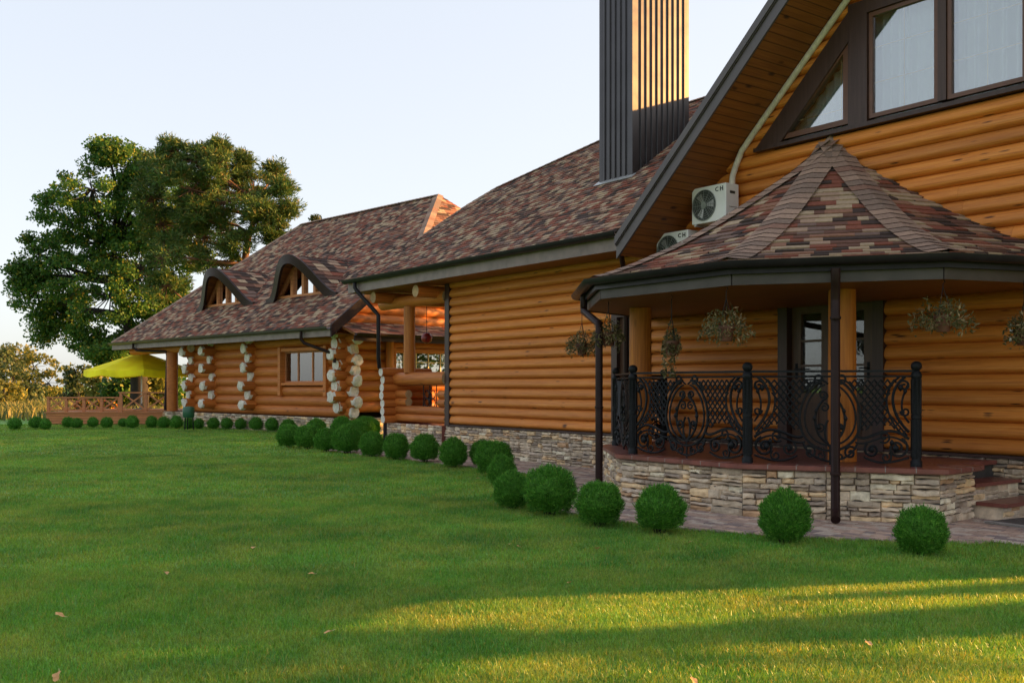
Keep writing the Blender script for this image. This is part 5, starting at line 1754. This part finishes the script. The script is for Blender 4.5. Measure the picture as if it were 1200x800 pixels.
def slim_conifer(x, y, h, k, lab):
    t = thing('slim_conifer', lab, 'tree', (x, y, 0), rnd.uniform(0, 6), 'trees beyond the right edge')
    MB().tube([(0, 0, -.1), (0, 0, h * .9)], [.12, .02], 8).build('trunk', MAT['bark'], t, 60)
    n = 9000
    d = h * rng.uniform(0, 1, n) ** .6
    r = k * d ** .92 * rng.uniform(.55, 1.08, n); a = rng.uniform(0, 2 * PI, n)
    C = np.stack([r * np.cos(a), r * np.sin(a), np.maximum(h - d + rng.normal(0, .08, n), .15)], 1)
    V, Fc = leaf_quads(C, np.stack([np.cos(a), np.sin(a), np.full(n, 1.2)], 1) + rng.normal(0, .3, (n, 3)), rng.uniform(.14, .28, n), rng.uniform(.06, .11, n))
    mesh_np('crown', V, Fc, MAT['thuja'], t)
slim_conifer(15.0, 9.40, 4.0, .24, 'shorter slim conifer beyond the right edge of the photo')
slim_conifer(16.0, 8.75, 5.3, .27, 'taller slim conifer beyond the right edge of the photo')

# ================================================================== meadow and grass
def blades(name, mat, pts, hmin, hmax, w, label=None, cat=None):
    """bent triangular blades (two quads' worth) at pts (n,2)"""
    n = len(pts)
    h = rng.uniform(hmin, hmax, n); a = rng.uniform(0, 2 * PI, n); l = rng.uniform(.15, .85, n) * h
    a2 = rng.uniform(0, 2 * PI, n)
    ww = w * rng.uniform(.7, 1.3, n)
    B = np.stack([pts[:, 0], pts[:, 1], np.full(n, -.004)], 1)
    dx = np.stack([np.cos(a2), np.sin(a2), np.zeros(n)], 1) * ww[:, None] * .5
    le = np.stack([np.cos(a), np.sin(a), np.zeros(n)], 1)
    M1 = B + le * (l * .35)[:, None] + np.array([0, 0, 1]) * (h * .62)[:, None]
    T = B + le * l[:, None] + np.array([0, 0, 1]) * h[:, None]
    V = np.stack([B - dx, B + dx, M1 + dx * .75, M1 - dx * .75, T], 1).reshape(-1, 3)
    b = np.arange(n) * 5
    F4 = np.stack([np.stack([b, b + 1, b + 2], 1), np.stack([b, b + 2, b + 3], 1), np.stack([b + 3, b + 2, b + 4], 1)], 1).reshape(-1, 3)
    o = mesh_np(name, V, F4, mat)
    o['kind'] = 'stuff'
    if label: o['label'] = label; o['category'] = cat
    return o
def field(y0, y1, dens, mx=.03):
    """random points in the camera's wedge, a little wider than the picture"""
    out = []
    A_ = 0.5 * (y1 ** 2 - y0 ** 2) * 1.24
    n = int(A_ * dens)
    y = np.sqrt(rng.uniform(y0 ** 2, y1 ** 2, n)); x = y * rng.uniform(-.62, .62, n)
    d = np.stack([x - A0.x, y - A0.y], 1)
    s = d @ np.array([D1.x, D1.y]); q = d @ np.array([N1.x, N1.y])
    pav = (q > -.05) & (s > -12.6) | (np.hypot(s, q) < 4.40) | ((s <= 0) & (s > -12.4) & (q > -1.60)) | ((s > 0) & (q > -2.5))
    db = np.stack([x / SB - B0.x, y / SB - B0.y], 1)
    sb = db @ np.array([DB.x, DB.y]); qb = db @ np.array([NB.x, NB.y])
    pav |= (qb > .6) & (sb > -11.3) & (sb < 1)
    pav |= (x > d0.x - .1) & (x < d1.x + .1) & (y > Yd)
    k = ~pav
    return np.stack([x[k], y[k]], 1)
P1 = field(4.5, 8.0, 9000); P2 = field(8.0, 13, 4200); P3 = field(13, 21, 1500); P4 = field(21, 38, 480)
GP = np.concatenate([P1, P2, P3, P4])
GW = np.concatenate([np.full(len(p), w) for p, w in ((P1, .0042), (P2, .006), (P3, .010), (P4, .018))])
blades('grass', MAT['blade'], GP, .022, .05, GW, 'short mown green grass blades covering the lawn', 'grass')
n = 9000
y = rng.uniform(42, 95, n); x = rng.uniform(-.62, -.30, n) * y
blades('meadow', MAT['meadow'], np.stack([x, y], 1), .25, .6, .08, 'tall straw coloured meadow grass beyond the lawn and deck', 'meadow')

# fallen leaves on the lawn
lv_ = [(194, 671, 'orange brown'), (297, 641, 'pale'), (365, 672, 'small brown'), (385, 740, 'small pale'), (598, 637, 'small brown'), (608, 640, 'tiny brown'), (667, 682, 'cream'), (700, 642, 'reddish'), (813, 797, 'bright orange'), (1018, 753, 'reddish brown'), (1042, 695, 'pale tan'), (70, 720, 'small tan'), (808, 635, 'brown'), (560, 560, 'pale yellow'), (68, 792, 'orange')]
where = ['on the left of the lawn', 'in the mid left lawn', 'on the lawn left of centre', 'low on the lawn left of centre', 'on the lawn below the trio of bushes', 'right of its twin below the trio of bushes', 'in the middle of the shaded lawn', 'near the bush below the downpipe', 'at the bottom edge on the sunlit grass', 'on the dark streak at the lower right', 'on the sunlit streak at the right', 'by the left edge of the lawn', 'on the grass before the porch', 'near the row of bushes', 'in the lower left corner']
for (u, v, c), w in zip(lv_, where):
    p = pxg(u, v, .052)
    t = MB(); r = .016 * rnd.uniform(.8, 1.4); cu = rnd.uniform(.3, .8)
    pts = [(r * 1.5 * math.cos(a) * (1 + .18 * math.cos(5 * a)), r * math.sin(a) * (1 + .18 * math.cos(5 * a)), cu * r * (math.sin(a) ** 2) + .1 * r * math.cos(a)) for a in np.linspace(0, 2 * PI, 16, endpoint=False)]
    t.add(pts + [(0, 0, 0)], [(i, (i + 1) % 16, 16) for i in range(16)])
    t.tube([(r * 1.5, 0, .1 * r), (r * 2.4, .003, .3 * r)], .0012, 4)
    o = t.build('fallen_leaf', MAT['leaf_litter'])
    o.location = p; o.rotation_euler = (rnd.uniform(-.5, .5), rnd.uniform(-.5, .5), rnd.uniform(0, 6))
    tag(o, '%s fallen leaf lying %s' % (c, w), 'leaf', 'fallen leaves on the lawn')
